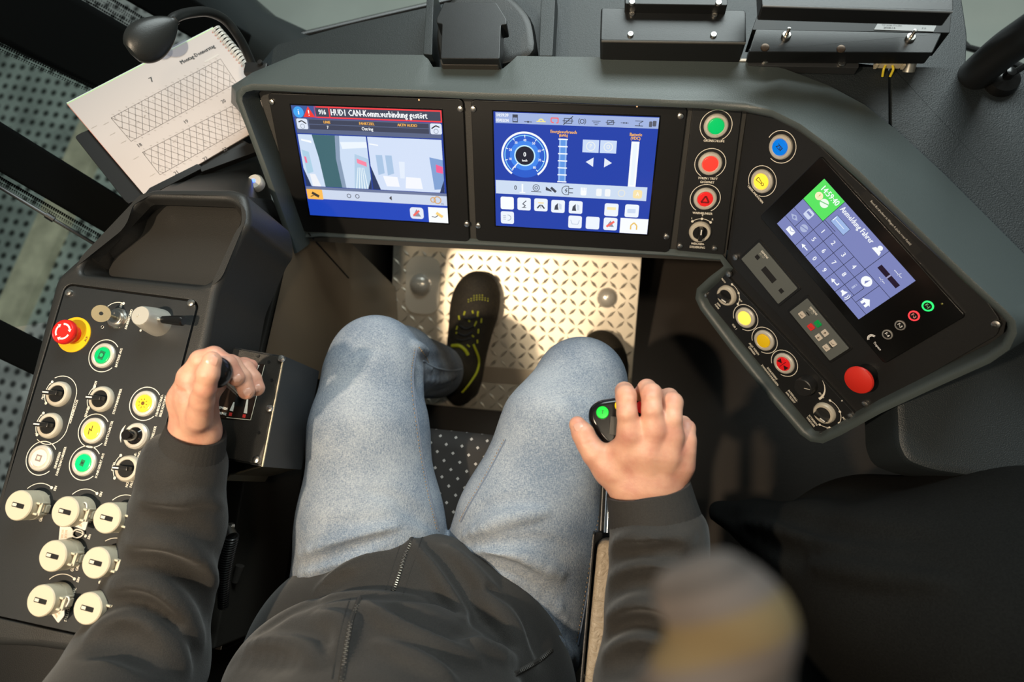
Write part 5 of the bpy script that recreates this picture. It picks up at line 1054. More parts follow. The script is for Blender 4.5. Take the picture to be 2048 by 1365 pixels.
mx = N.new('ShaderNodeMix'); mx.data_type = 'RGBA'; mx.inputs[6].default_value = (.020, .018, .017, 1); mx.inputs[7].default_value = (.38, .36, .34, 1)
L.new(tc.outputs['Object'], mp.inputs[0]); L.new(mp.outputs[0], fr_.inputs[0]); L.new(fr_.outputs[0], sb.inputs[0]); L.new(sb.outputs[0], ab.inputs[0]); L.new(ab.outputs[0], sp.inputs[0]); L.new(sp.outputs[0], mxx.inputs[0]); L.new(sp.outputs[1], mxx.inputs[1]); L.new(mxx.outputs[0], lt_.inputs[0]); L.new(lt_.outputs[0], mx.inputs[0]); L.new(mx.outputs[2], pb.inputs['Base Color'])
SEATD = m
t = thing('driver_seat', 'dark cloth driver seat with small white dots showing between the thighs', 'seat', Matrix.Translation((-.20, -.15, .05)), (-.20, -.15, .05))
fs = flat(.475)
def cushion(xa, ya, xb, yb_, z0, z1, r, puff=.0, nn=14):
    b = MB(); o = rrect(xa, ya, xb, yb_, r, 6); b.prism(o, z0, z1, bev=.03, seg=6); return b
fy = fs.on(930, 862).y
add('seat_cushion', cushion(-.395, -.48, -.005, fy, .36, .475, .05), SEATD, t, 'dotted centre cushion')
b = MB(); b.prism(rrect(-.44, -.50, -.36, fy - .02, .03, 6), .33, .500, bev=.028, seg=6); b.prism(rrect(-.04, -.50, .035, fy - .02, .03, 6), .33, .470, bev=.028, seg=6); add('side_bolsters', b, mat('bolster_cloth', (.055, .045, .032), .8, bump=.4, bs=700), t)
add('seat_base', MB().box((-.20, -.14, .21), (.34, .42, .26), bev=.02), BLACK, t)
b = MB(); b.box((-.20, -.55, .78), (.42, .10, .66), bev=.04, seg=4); add('backrest', b, SEATM, t)
# armrest
fa = flat(.69); A4 = [fa.on(*p) for p in ((1196, 1078), (1340, 1078))]
t = thing('armrest', 'tan-beige creased leather armrest under the right sleeve', 'armrest', Matrix.Translation((.06, -.18, .60)), (.06, -.18, .60))
LEATH = bpy.data.materials.new('creased_leather'); LEATH.use_nodes = True; N = LEATH.node_tree.nodes; L = LEATH.node_tree.links; pb = N['Principled BSDF']; pb.inputs['Base Color'].default_value = (.40, .325, .235, 1); pb.inputs['Roughness'].default_value = .42
tc = N.new('ShaderNodeTexCoord'); vo = N.new('ShaderNodeTexNoise'); vo.inputs['Scale'].default_value = 95; vo.inputs['Detail'].default_value = 6; vo.inputs['Distortion'].default_value = 2.5; bp = N.new('ShaderNodeBump'); bp.inputs['Strength'].default_value = .9; bp.inputs['Distance'].default_value = .0025
L.new(tc.outputs['Object'], vo.inputs['Vector']); L.new(vo.outputs[0], bp.inputs['Height']); L.new(bp.outputs[0], pb.inputs['Normal'])
xa = A4[0].x; ya = A4[0].y; xq = fa.on(1183, 1365).x
b = MB(); b.prism(rpoly([(xa, ya), (xa + .085, ya), (xa + .085, ya - .34), (xa - .004, ya - .34)], .014), .640, .690, bev=.007, seg=4); add('leather_pad', b, LEATH, t)
b = MB(); b.prism(rpoly([(xa - .005, ya + .006), (xa + .088, ya + .006), (xa + .088, ya - .35), (xa - .009, ya - .35)], .008), .615, .645, bev=.002); b.box((xa - .005, ya - .075, .665), (.003, .16, .055), bev=.001); add('pad_shell', b, BLKMET, t)
b = MB(); q = flat(.66); s0 = q.on(1216, 1000); s1 = q.on(1216, 1066); b.tube([(s0.x, s0.y + .06, .66), (s1.x, s1.y, .66)], .0055, 12); add('chrome_rod', b, mat('chrome', (.75, .8, .85), .1, 1), t, 'chrome rod in front of the pad'); b = MB(); b.tube([(s0.x - .008, s0.y + .06, .655), (s1.x - .008, s1.y, .655)], .004, 12); add('black_rod', b, BLACK, t)
b = MB(); b.box((xa + .045, ya - .20, .42), (.05, .10, .42), bev=.01); add('armrest_post', b, BLKMET, t)
b = MB(); c_ = flat(.40).on(1160, 1258); b.box(c_, (.030, .034, .012), bev=.004); solo('seat_adjuster', b, mat('adjuster_grey', (.20, .17, .15), .5), 'small grey-brown adjuster tab in the gap between right thigh and armrest', 'lever', base=c_)
# hand controller in front of the armrest
zc = .752; fc = flat(zc); HP = [(1178, 815), (1196, 800), (1240, 793), (1300, 797), (1322, 820), (1310, 860), (1285, 895), (1245, 905), (1212, 893), (1190, 868), (1176, 838)]
gg = [fc.g(*p) for p in HP]; cg = sum(gg, Vector((0, 0))) / len(gg)
t = thing('hand_controller', 'rounded black hand controller with lit buttons under the right hand', 'controller', Matrix.Translation((cg.x, cg.y, .65)), (cg.x, cg.y, .65))
b = MB(); b.prism(rpoly(gg, .012, 6), zc - .032, zc, bev=.007, seg=5); b.tube([(cg.x, cg.y, zc - .03), (cg.x + .004, cg.y - .02, .60)], [.018, .022], 24); add('shell', b, mat('controller_gloss', (.006, .006, .006), .2), t)
for p, nm, col, s in (((1205, 826), 'green_button', (.0, .75, .04), 'T'), ((1242, 812), 'yellow_button', (.95, .60, .0), ''), ((1284, 815), 'red_button', (.50, .01, .01), '')):
    g_ = fc.g(*p); o = add(nm, MB().lathe([(.0068, -.001), (.0068, .0025), (.0062, .0036), (0, .0038)], (g_.x, g_.y, zc), 28), mat(nm, col, .25, emit=col, es=.35), t)
    if s: v = UI(h=zc + .0039); v.text(s, g_.x, g_.y, .006, 0, (.0, .12, .01), 0, .03); v.build('lettering', PRINT, o)
g_ = fc.g(1231, 853); add('rocker', MB().prism(rrect(g_.x - .0062, g_.y - .010, g_.x + .0062, g_.y + .010, .001), zc - .001, zc + .0028, bev=.0008), mat('rocker_grey', (.05, .047, .042), .4), t)
# spiral cord beside the seat
b = MB(); p0 = at(463, 1072, .84); p1 = at(447, 1215, .87); n_ = 30; pts = []
d_ = (p1 - p0); u_ = d_.orthogonal().normalized(); w_ = d_.normalized().cross(u_)
for i in range(n_ * 12 + 1):
    s = i / (n_ * 12); a_ = i / 12 * 2 * math.pi; rr = .0080 - .003 * s; pts.append(p0 + d_ * s + Vector((0, 0, .006 * math.sin(s * 3))) + (u_ * math.cos(a_) + w_ * math.sin(a_)) * rr)
b.tube(pts, .0017, 6); sc_ = solo('coiled_cable', b, mat('coil_black', (.010, .010, .010), .25), 'black coiled cable hanging between the left sleeve and the seat', 'cable', base=p0)
b = MB(); b.tube([at(464, 1073, .84), at(457, 1050, .85)], [.007, .004], 12); b.lathe([(.004, 0), (.003, .005), (0, .006)], at(464, 1052, .85), 12); o = put('end_clip', b.mesh('end_clip', STEEL), sc_, Matrix.Translation(-CEN[sc_.name]))
b = MB(); b.tube([at(480, 1132, .92), at(470, 1165, .92)], [.006, .0045], 12); solo('side_lever', b, mat('lever_grey', (.05, .045, .04), .45), 'short dark lever behind the coiled cable', 'lever', base=at(472, 1150, 1.02))
# ================================================================ soft bodies: distance fields turned into one skin each
class Field:
    def __init__(s, lo, hi, h):
        s.lo = np.array(lo, np.float32); s.h = h; s.n = np.ceil((np.array(hi) - np.array(lo)) / h).astype(int) + 1
        s.F = np.full(s.n, .2, np.float32); s.ax = [s.lo[i] + h * np.arange(s.n[i], dtype=np.float32) for i in range(3)]
    def _sl(s, a, b):
        i0 = np.clip(((np.array(a) - s.lo) / s.h).astype(int), 0, s.n); i1 = np.clip(((np.array(b) - s.lo) / s.h).astype(int) + 2, 0, s.n)
        return tuple(slice(i0[i], i1[i]) for i in range(3))
    def _mix(s, sl, d, k, sign):
        A = s.F[sl]
        if sign > 0:
            h = np.maximum(k - np.abs(A - d), 0) / k; s.F[sl] = np.minimum(A, d) - h * h * k * .25
        else:
            d = -d; h = np.maximum(k - np.abs(A - d), 0) / k; s.F[sl] = np.maximum(A, d) + h * h * k * .25
    def cap(s, a, b, r1, r2, k=.01, sign=1):
        a = np.array(a, np.float32); b = np.array(b, np.float32); m = max(r1, r2) + k + 2 * s.h + .02
        sl = s._sl(np.minimum(a, b) - m, np.maximum(a, b) + m)
        X, Y, Z = [s.ax[i][sl[i]] for i in range(3)]
        if min(len(X), len(Y), len(Z)) == 0: return s
        px = X[:, None, None] - a[0]; py = Y[None, :, None] - a[1]; pz = Z[None, None, :] - a[2]; d = b - a; dd = max(float(d @ d), 1e-12)
        t = np.clip((px * d[0] + py * d[1] + pz * d[2]) / dd, 0, 1)
        D = np.sqrt((px - t * d[0]) ** 2 + (py - t * d[1]) ** 2 + (pz - t * d[2]) ** 2) - (r1 + (r2 - r1) * t)
        s._mix(sl, D, k, sign); return s
    def chain(s, pts, k=.01, sign=1):
        for (a, ra), (b, rb) in zip(pts, pts[1:]): s.cap(a, b, ra, rb, k, sign)
        return s
    def ell(s, c, r, M=None, k=.02, sign=1):
        c = np.array(c, np.float32); m = max(r) + k + 2 * s.h + .02; sl = s._sl(c - m, c + m); X, Y, Z = [s.ax[i][sl[i]] for i in range(3)]
        if min(len(X), len(Y), len(Z)) == 0: return s
        P = [X[:, None, None] - c[0], Y[None, :, None] - c[1], Z[None, None, :] - c[2]]
        if M is None: M = ((1, 0, 0), (0, 1, 0), (0, 0, 1))
        q = [P[0] * a[0] + P[1] * a[1] + P[2] * a[2] for a in M]
        k0 = np.sqrt(sum((q[i] / r[i]) ** 2 for i in range(3))); k1 = np.sqrt(sum((q[i] / r[i] ** 2) ** 2 for i in range(3))) + 1e-9
        s._mix(sl, k0 * (k0 - 1) / k1, k, sign); return s
    def cut(s, p, n, k=.004):                                # keep the side the normal points to
        P = sum((s.ax[i].reshape([-1 if j == i else 1 for j in range(3)]) - p[i]) * n[i] for i in range(3)); s._mix((slice(None),) * 3, P.astype(np.float32), k, -1); return s
    def nets(s, smooth=2):
        F = s.F; I = F < 0; n = s.n; c = np.zeros(n - 1, np.int8)
        for dx in (0, 1):
            for dy in (0, 1):
                for dz in (0, 1): c += I[dx:n[0] - 1 + dx, dy:n[1] - 1 + dy, dz:n[2] - 1 + dz]
        act = (c > 0) & (c < 8); idx = np.argwhere(act); ids = np.full(n - 1, -1, np.int64); ids[act] = np.arange(len(idx))
        S_ = np.zeros((len(idx), 3)); W_ = np.zeros(len(idx)); cr = [(dx, dy, dz) for dx in (0, 1) for dy in (0, 1) for dz in (0, 1)]
        V = {q: F[idx[:, 0] + q[0], idx[:, 1] + q[1], idx[:, 2] + q[2]] for q in cr}
        for a in cr:
            for ax in range(3):
                if a[ax]: continue
                b = list(a); b[ax] = 1; b = tuple(b); va, vb = V[a], V[b]; m = (va < 0) != (vb < 0)
                t = np.where(m, va / np.where(m, va - vb, 1), 0); p = np.tile(np.array(a, float), (len(idx), 1)); p[:, ax] += t
                S_ += p * m[:, None]; W_ += m
        v = (idx + S_ / W_[:, None]) * s.h + s.lo; faces = []
        for ax in range(3):
            o = [(1, 2), (2, 0), (0, 1)][ax]; sh = [slice(0, n[i] - (1 if i == ax else 0)) for i in range(3)]; s2 = list(sh); s2[ax] = slice(1, n[ax])
            A = I[tuple(sh)]; B = I[tuple(s2)]; e = np.argwhere(A != B); e = e[(e[:, o[0]] > 0) & (e[:, o[1]] > 0) & (e[:, o[0]] < n[o[0]] - 1) & (e[:, o[1]] < n[o[1]] - 1)]
            fl = A[e[:, 0], e[:, 1], e[:, 2]]; q = []
            for du, dv in ((1, 1), (0, 1), (0, 0), (1, 0)):
                p = e.copy(); p[:, o[0]] -= du; p[:, o[1]] -= dv; q.append(ids[p[:, 0], p[:, 1], p[:, 2]])
            q = np.stack(q, 1); q[~fl] = q[~fl][:, ::-1]; faces.append(q)
        f = np.concatenate(faces)
        f = f[(f >= 0).all(1)]
        for _ in range(smooth):
            acc = np.zeros_like(v); cnt = np.zeros(len(v))
            for i in range(4):
                for j in (1, 3): np.add.at(acc, f[:, i], v[f[:, (i + j) % 4]]); np.add.at(cnt, f[:, i], 1)
            v = v * .5 + .5 * acc / np.maximum(cnt, 1)[:, None]
        return v, f
def npmesh(name, parts, mat_):
    vs = []; fs = []; o = 0
    for v, f in parts: vs.append(v); fs.append(f + o); o += len(v)
    v = np.concatenate(vs); f = np.concatenate(fs); me = bpy.data.meshes.new(name)
    me.vertices.add(len(v)); me.vertices.foreach_set('co', v.astype(np.float32).ravel()); me.loops.add(f.size); me.loops.foreach_set('vertex_index', f.ravel().astype(np.int32))
    me.polygons.add(len(f)); me.polygons.foreach_set('loop_start', np.arange(0, f.size, 4, dtype=np.int32)); me.polygons.foreach_set('loop_total', np.full(len(f), 4, np.int32))
    me.update(calc_edges=True); me.validate(); me.polygons.foreach_set('use_smooth', np.ones(len(me.polygons), bool)); me.materials.append(mat_); return me
from mathutils.bvhtree import BVHTree
def bvh(vf): return BVHTree.FromPolygons([tuple(p) for p in vf[0]], [tuple(q) for q in vf[1]])
def hit(T, px, py):
    r = ray(px, py).normalized(); q = T.ray_cast(CAM, r)
    return (q[0], q[1]) if q[0] is not None else (None, None)
def folds(F, T, L, scale=1):
    for pts, r, sg, dep in L:
        P_ = []
        for q in spline([(a, b, 0) for a, b in pts], 4):
            h_ = hit(T, q.x, q.y)
            if h_[0] is not None: P_.append(h_[0] + (h_[1] if h_[1].dot(CAM - h_[0]) > 0 else -h_[1]) * (dep + .0070 if sg < 0 else dep * .6))
        m = len(P_)
        for i in range(m - 1):
            if (P_[i] - P_[i + 1]).length < .06:
                e = (lambda j: r * (.35 + .65 * math.sin(math.pi * (j + .5) / m))) if sg > 0 else (lambda j: .0050 + r * (.35 + .65 * math.sin(math.pi * (j + .5) / m))); F.cap(P_[i], P_[i + 1], e(i), e(i + 1), max(.004, r * 1.5), sg)
def strip(T, pts, w, lift, name, mat_, par, n=6, flat_=.35, label=None, dash=0):
    P_ = []
    for q in spline([(a, b, 0) for a, b in pts], n):
        h_ = hit(T, q.x, q.y)
        if h_[0] is not None: P_.append(h_[0] + (h_[1] if h_[1].dot(CAM - h_[0]) > 0 else -h_[1]) * lift)
    b = MB()
    if dash:
        for a, c in zip(P_[::2], P_[1::2]): b.tube([a, a.lerp(c, .7)], w, 6)
    else: b.tube(P_, w, 8)
    o = put(name, b.mesh(name, mat_), par, Matrix.Translation(-CEN[par.name]) if par.name in CEN else None)
    if label: o['label'] = label
    return o, P_

# ---------------------------------------------------------------- cloth and skin
def cloth(name, col, col2, rough, scale, stretch, bump, big=0, bigs=8, sheen=0):
    m = bpy.data.materials.new(name); m.use_nodes = True; N = m.node_tree.nodes; L = m.node_tree.links; pb = N['Principled BSDF']; pb.inputs['Roughness'].default_value = rough
    if sheen: pb.inputs['Sheen Weight'].default_value = sheen
    tc = N.new('ShaderNodeTexCoord'); h = None
    mixes = []
    for i, st in enumerate(((scale * stretch, scale / stretch, scale), (scale / stretch, scale * stretch, scale))):
        mp = N.new('ShaderNodeMapping'); mp.inputs['Scale'].default_value = st; mp.inputs['Rotation'].default_value = (0, 0, .12); nz = N.new('ShaderNodeTexNoise'); nz.inputs['Scale'].default_value = 1; nz.inputs['Detail'].default_value = 3
        L.new(tc.outputs['Object'], mp.inputs[0]); L.new(mp.outputs[0], nz.inputs['Vector']); mixes.append(nz)
    ad = N.new('ShaderNodeMath'); ad.operation = 'ADD'; L.new(mixes[0].outputs[0], ad.inputs[0]); L.new(mixes[1].outputs[0], ad.inputs[1])
    mr = N.new('ShaderNodeMapRange'); mr.inputs['From Min'].default_value = .75; mr.inputs['From Max'].default_value = 1.25; L.new(ad.outputs[0], mr.inputs[0])
    last = mr.outputs[0]
    if big:
        bn = N.new('ShaderNodeTexNoise'); bn.inputs['Scale'].default_value = bigs; bn.inputs['Detail'].default_value = 5; L.new(tc.outputs['Object'], bn.inputs['Vector'])
        b2 = N.new('ShaderNodeMapRange'); b2.inputs['From Min'].default_value = .3; b2.inputs['From Max'].default_value = .7; b2.inputs['To Min'].default_value = -big; b2.inputs['To Max'].default_value = big; L.new(bn.outputs[0], b2.inputs[0])
        a2 = N.new('ShaderNodeMath'); a2.operation = 'ADD'; a2.use_clamp = True; L.new(last, a2.inputs[0]); L.new(b2.outputs[0], a2.inputs[1]); last = a2.outputs[0]
    mx = N.new('ShaderNodeMix'); mx.data_type = 'RGBA'; mx.inputs[6].default_value = (*col, 1); mx.inputs[7].default_value = (*col2, 1); L.new(last, mx.inputs[0]); L.new(mx.outputs[2], pb.inputs['Base Color'])
    bp = N.new('ShaderNodeBump'); bp.inputs['Strength'].default_value = bump; bp.inputs['Distance'].default_value = .0008; L.new(ad.outputs[0], bp.inputs['Height']); L.new(bp.outputs[0], pb.inputs['Normal'])
    return m
DENIM = cloth('faded_denim', (.13, .175, .245), (.37, .41, .46), .85, 640, 2.4, .5, .35, 14)
SHELL = cloth('dark_softshell', (.011, .0100, .009), (.021, .019, .0165), .8, 900, 1, .35, .3, 20, .15)
RIB = cloth('dark_ribbed_knit', (.018, .017, .016), (.030, .028, .026), .85, 1200, 1, .4)
sk = bpy.data.materials.new('skin'); sk.use_nodes = True; N = sk.node_tree.nodes; L = sk.node_tree.links; pb = N['Principled BSDF']; pb.inputs['Roughness'].default_value = .5; pb.inputs['Subsurface Weight'].default_value = .12; pb.inputs['Subsurface Radius'].default_value = (.01, .004, .002); pb.inputs['Subsurface Scale'].default_value = .4
tc = N.new('ShaderNodeTexCoord'); nz = N.new('ShaderNodeTexNoise'); nz.inputs['Scale'].default_value = 45; nz.inputs['Detail'].default_value = 6; mx = N.new('ShaderNodeMix'); mx.data_type = 'RGBA'; mx.inputs[6].default_value = (.70, .39, .27, 1); mx.inputs[7].default_value = (.56, .25, .18, 1)
mr = N.new('ShaderNodeMapRange'); mr.inputs['From Min'].default_value = .38; mr.inputs['From Max'].default_value = .72; n2 = N.new('ShaderNodeTexNoise'); n2.inputs['Scale'].default_value = 380; n2.inputs['Detail'].default_value = 4; n2.inputs['Distortion'].default_value = 1
bp = N.new('ShaderNodeBump'); bp.inputs['Strength'].default_value = .35; bp.inputs['Distance'].default_value = .0006
L.new(tc.outputs['Object'], nz.inputs['Vector']); L.new(nz.outputs[0], mr.inputs[0]); L.new(mr.outputs[0], mx.inputs[0]); L.new(mx.outputs[2], pb.inputs['Base Color']); L.new(tc.outputs['Object'], n2.inputs['Vector']); L.new(n2.outputs[0], bp.inputs['Height']); L.new(bp.outputs[0], pb.inputs['Normal'])
NAIL = mat('finger_nail', (.60, .34, .26), .3)
A3 = lambda p, r=None: (at(p[0], p[1], p[2]), p[3] if r is None else r)

# ---------------------------------------------------------------- the driver: body
SHR, SHL = Vector((.035, -.36, 1.10)), Vector((-.42, -.36, 1.08))
LA = [(SHL, .078), (Vector((-.43, -.34, .93)), .068), A3((276, 1335, .76, .064)), A3((313, 1200, .77, .0505)), A3((352, 1050, .775, .0445)), A3((370, 935, .765, .038)), A3((391, 862, .748, .035))]
RA = [(SHR, .078), (Vector((.085, -.30, .93)), .070), A3((1312, 1385, .685, .056)), A3((1322, 1210, .705, .050)), A3((1315, 1070, .72, .045)), A3((1297, 985, .722, .041))]
LLEG = [A3((735, 1230, .95, .112)), A3((742, 1050, .945, .098)), A3((738, 860, .955, .080)), A3((746, 755, .98, .067)), A3((752, 720, .99, .060)), A3((800, 728, 1.10, .058)), A3((872, 742, 1.29, .052))]
RLEG = [A3((1025, 1230, .95, .112)), A3((1058, 1050, .945, .098)), A3((1120, 860, .955, .080)), A3((1155, 790, .98, .066)), A3((1163, 762, .99, .059)), A3((1180, 770, 1.15, .056)), A3((1196, 772, 1.30, .052))]
# hands
def hand(lo, hi, prims, h=.0011):
    F = Field(lo, hi, h)
    for p in prims:
        if p[0] == 'c': F.chain([A3(q) for q in p[2]], p[1])
        elif p[0] == 'n': F.chain([A3(q) for q in p[2]], p[1], -1)
    return F.nets(2)
# fingers first with a tight blend so they stay separate, then the palm with a soft one
RH = [('c', .0022, [(1261, 868, .702, .0124), (1254, 828, .697, .0105), (1252, 792, .705, .0107), (1249, 783, .722, .0098), (1254, 792, .741, .0087)]),
      ('c', .0022, [(1308, 858, .697, .0126), (1304, 822, .693, .0105), (1303, 788, .702, .0108), (1294, 778, .718, .0100), (1283, 788, .737, .0088)]),
      ('c', .0022, [(1341, 872, .701, .0122), (1343, 840, .698, .0108), (1345, 806, .706, .0108), (1338, 795, .722, .0096), (1324, 795, .738, .0086)]),
      ('c', .0022, [(1366, 900, .711, .0110), (1373, 880, .712, .0098), (1373, 858, .722, .0094), (1366, 848, .737, .0084), (1352, 850, .748, .0078)]),
      ('c', .004, [(1222, 935, .728, .0170), (1190, 908, .726, .0135), (1176, 888, .729, .0118), (1166, 868, .732, .0116), (1155, 850, .737, .0092)]),
      ('c', .010, [(1250, 962, .724, .0185), (1258, 905, .712, .0150), (1263, 866, .704, .0125)]),
      ('c', .010, [(1285, 965, .716, .0185), (1298, 905, .704, .0155), (1308, 858, .699, .0128)]),
      ('c', .010, [(1318, 965, .716, .0185), (1332, 910, .706, .0150), (1341, 874, .703, .0120)]),
      ('c', .010, [(1340, 968, .724, .0175), (1358, 930, .716, .0145), (1366, 902, .713, .0110)]),
      ('c', .014, [(1250, 955, .728, .0170), (1225, 935, .728, .0160), (1245, 905, .722, .0130)]),
      ('c', .014, [(1295, 1040, .730, .030), (1295, 975, .724, .0260)]), ('c', .012, [(1262, 985, .726, .0200), (1325, 985, .726, .0200)]),
      ('c', .006, [(1310, 856, .6935, .006), (1302, 940, .698, .0035)]), ('c', .006, [(1263, 866, .698, .0055), (1270, 935, .704, .003)]), ('c', .006, [(1342, 872, .698, .005), (1322, 945, .702, .003)]),
      ('c', .003, [(1250, 800, .6955, .0030), (1262, 800, .6955, .0030)]), ('c', .003, [(1296, 794, .692, .0030), (1308, 794, .692, .0030)]), ('c', .003, [(1340, 812, .697, .0028), (1350, 812, .697, .0028)]),
      ('n', .002, [(1250, 812, .6835, .0012), (1264, 812, .6835, .0012)]), ('n', .002, [(1294, 806, .680, .0012), (1310, 806, .680, .0012)]), ('n', .002, [(1166, 890, .716, .0010), (1184, 884, .716, .0010)])]
LH = [('c', .0022, [(386, 752, .724, .0135), (402, 722, .718, .0115), (428, 714, .716, .0110), (455, 730, .716, .0102), (473, 756, .718, .0090)]),
      ('c', .0022, [(390, 775, .738, .0130), (430, 722, .738, .0112), (462, 730, .738, .0108), (483, 756, .737, .0100), (493, 783, .737, .0090)]),
      ('c', .0022, [(400, 795, .752, .0120), (460, 728, .758, .0105), (490, 738, .756, .0100), (505, 758, .753, .0094), (514, 777, .752, .0086)]),
      ('c', .0022, [(410, 800, .765, .0110), (462, 735, .778, .0094), (488, 731, .778, .0090), (501, 733, .776, .0082)]),
      ('c', .003, [(398, 835, .716, .0140), (404, 800, .696, .0118), (410, 775, .682, .0106), (416, 748, .676, .0108), (424, 722, .677, .0094)]),
      ('c', .008, [(374, 850, .744, .0165), (368, 800, .738, .0160), (380, 758, .728, .0130)]),
      ('c', .008, [(387, 850, .750, .0180), (380, 800, .750, .0160), (392, 775, .742, .0120)]),
      ('c', .008, [(408, 852, .752, .0150), (404, 815, .756, .0160), (410, 797, .760, .0110)]),
      ('c', .008, [(390, 842, .728, .0150), (382, 800, .724, .0140), (382, 765, .722, .0115)]),
      ('c', .010, [(386, 905, .760, .027), (391, 855, .748, .0225)]), ('c', .010, [(374, 868, .747, .0165), (410, 868, .748, .0160)]),
      ('n', .002, [(399, 764, .6645, .0012), (420, 762, .6645, .0012)]), ('n', .002, [(400, 770, .665, .0010), (418, 770, .6665, .0010)]), ('n', .003, [(352, 775, .715, .0015), (385, 795, .702, .0015)])]
def bounds(pr, m=.05):
    P_ = [A3(q)[0] for p in pr for q in p[2]]; a = np.array([tuple(p) for p in P_]); return a.min(0) - m, a.max(0) + m
hr = hand(*bounds(RH), RH); hl = hand(*bounds(LH), LH)
# the rest of the body under the clothes, head included
F = Field((-.62, -.62, .05), (.24, .34, 1.62), .008)
F.ell((-.20, -.30, .62), (.155, .12, .12), k=.03); F.ell((-.20, -.35, .80), (.14, .10, .16), k=.05); F.ell((-.20, -.37, 1.0), (.155, .10, .17), k=.05)
F.cap(SHL, SHR, .05, .05, .05); F.cap((-.20, -.38, 1.15), (-.20, -.35, 1.28), .055, .052, .03)
F.ell((-.20, -.34, 1.40), (.072, .092, .110), k=.02); F.ell((-.20, -.305, 1.34), (.050, .058, .055), k=.03); F.cap((-.20, -.248, 1.40), (-.20, -.228, 1.368), .008, .013, .010); F.ell((-.20, -.245, 1.325), (.024, .012, .008), k=.006)
for s_ in (-1, 1): F.ell((-.20 + s_ * .073, -.345, 1.385), (.008, .018, .030), k=.006); F.ell((-.20 + s_ * .030, -.252, 1.405), (.014, .012, .009), k=.006, sign=-1)
for ch in (LA, RA, LLEG, RLEG): F.chain([(p, r * (.74 if ch in (LLEG, RLEG) else .55)) for p, r in ch], .02)
bd = F.nets(1)
person = put('person', npmesh('person', [bd, hr, hl], sk)); CEN[person.name] = Vector((0, 0, 0))
tag(person, 'seated driver in black jacket and faded blue jeans, hands on lever and controller', 'person')
Tr, Tl = bvh(hr), bvh(hl)
def nail(T, px, py, ang, L_, w_):
    h_ = hit(T, px, py)
    if h_[0] is None: return
    n = h_[1] if h_[1].dot(CAM - h_[0]) > 0 else -h_[1]; x = (RW @ Vector((math.cos(R(ang)), math.sin(R(ang)), 0))); y = n.cross(x).normalized(); x = y.cross(n).normalized()
    M = Matrix((x, y, n)).transposed().to_4x4(); M.translation = h_[0] + n * .0002
    o = MB(); rows = []
    for i in range(9):
        u_ = -1 + i / 4; rows.append([(u_ * L_, w_ * v_ * math.sqrt(max(.02, 1 - abs(u_) ** 4)), .0003 - .0042 * (v_ * w_ / .006) ** 2 * .35 - .0012 * u_ * u_) for v_ in np.linspace(-1, 1, 9)])
    o.grid(rows); q = put('fingernail', o.mesh('fingernail', NAIL), person, M)
nail(Tl, 423.5, 722, 75, .0062, .0050); nail(Tl, 495, 784, -60, .0048, .0042); nail(Tl, 515, 777, -55, .0044, .0040); nail(Tl, 474.5, 757, -60, .0046, .0042); nail(Tr, 1156.5, 852, 115, .0062, .0048)
# face and hair (above the frame)
b = MB(); rows = []
for i in range(15):
    th_ = math.pi * .60 * i / 14; rows.append([(-.20 + .080 * math.sin(th_) * math.cos(a_), -.352 + .100 * math.sin(th_) * math.sin(a_) - .01 * (th_ > 1.3), 1.405 + .116 * math.cos(th_) + (.045 * max(0, math.sin(a_)) if th_ > 1.2 else 0)) for a_ in np.linspace(0, 2 * math.pi, 33)])
g_ = b.grid(rows); bmesh.ops.remove_doubles(b.bm, verts=b.bm.verts, dist=1e-5); put('hair', b.mesh('hair', mat('brown_hair', (.045, .028, .018), .6, bump=.8, bs=300)), person)
for s_ in (-1, 1):
    b = MB(); b.lathe([(0, -.0105), (.006, -.0086), (.0105, 0), (.006, .0086), (0, .0105)], (-.20 + s_ * .030, -.262, 1.403), 16); put('eye', b.mesh('eye', mat('eye_white', (.7, .68, .65), .2)), person)

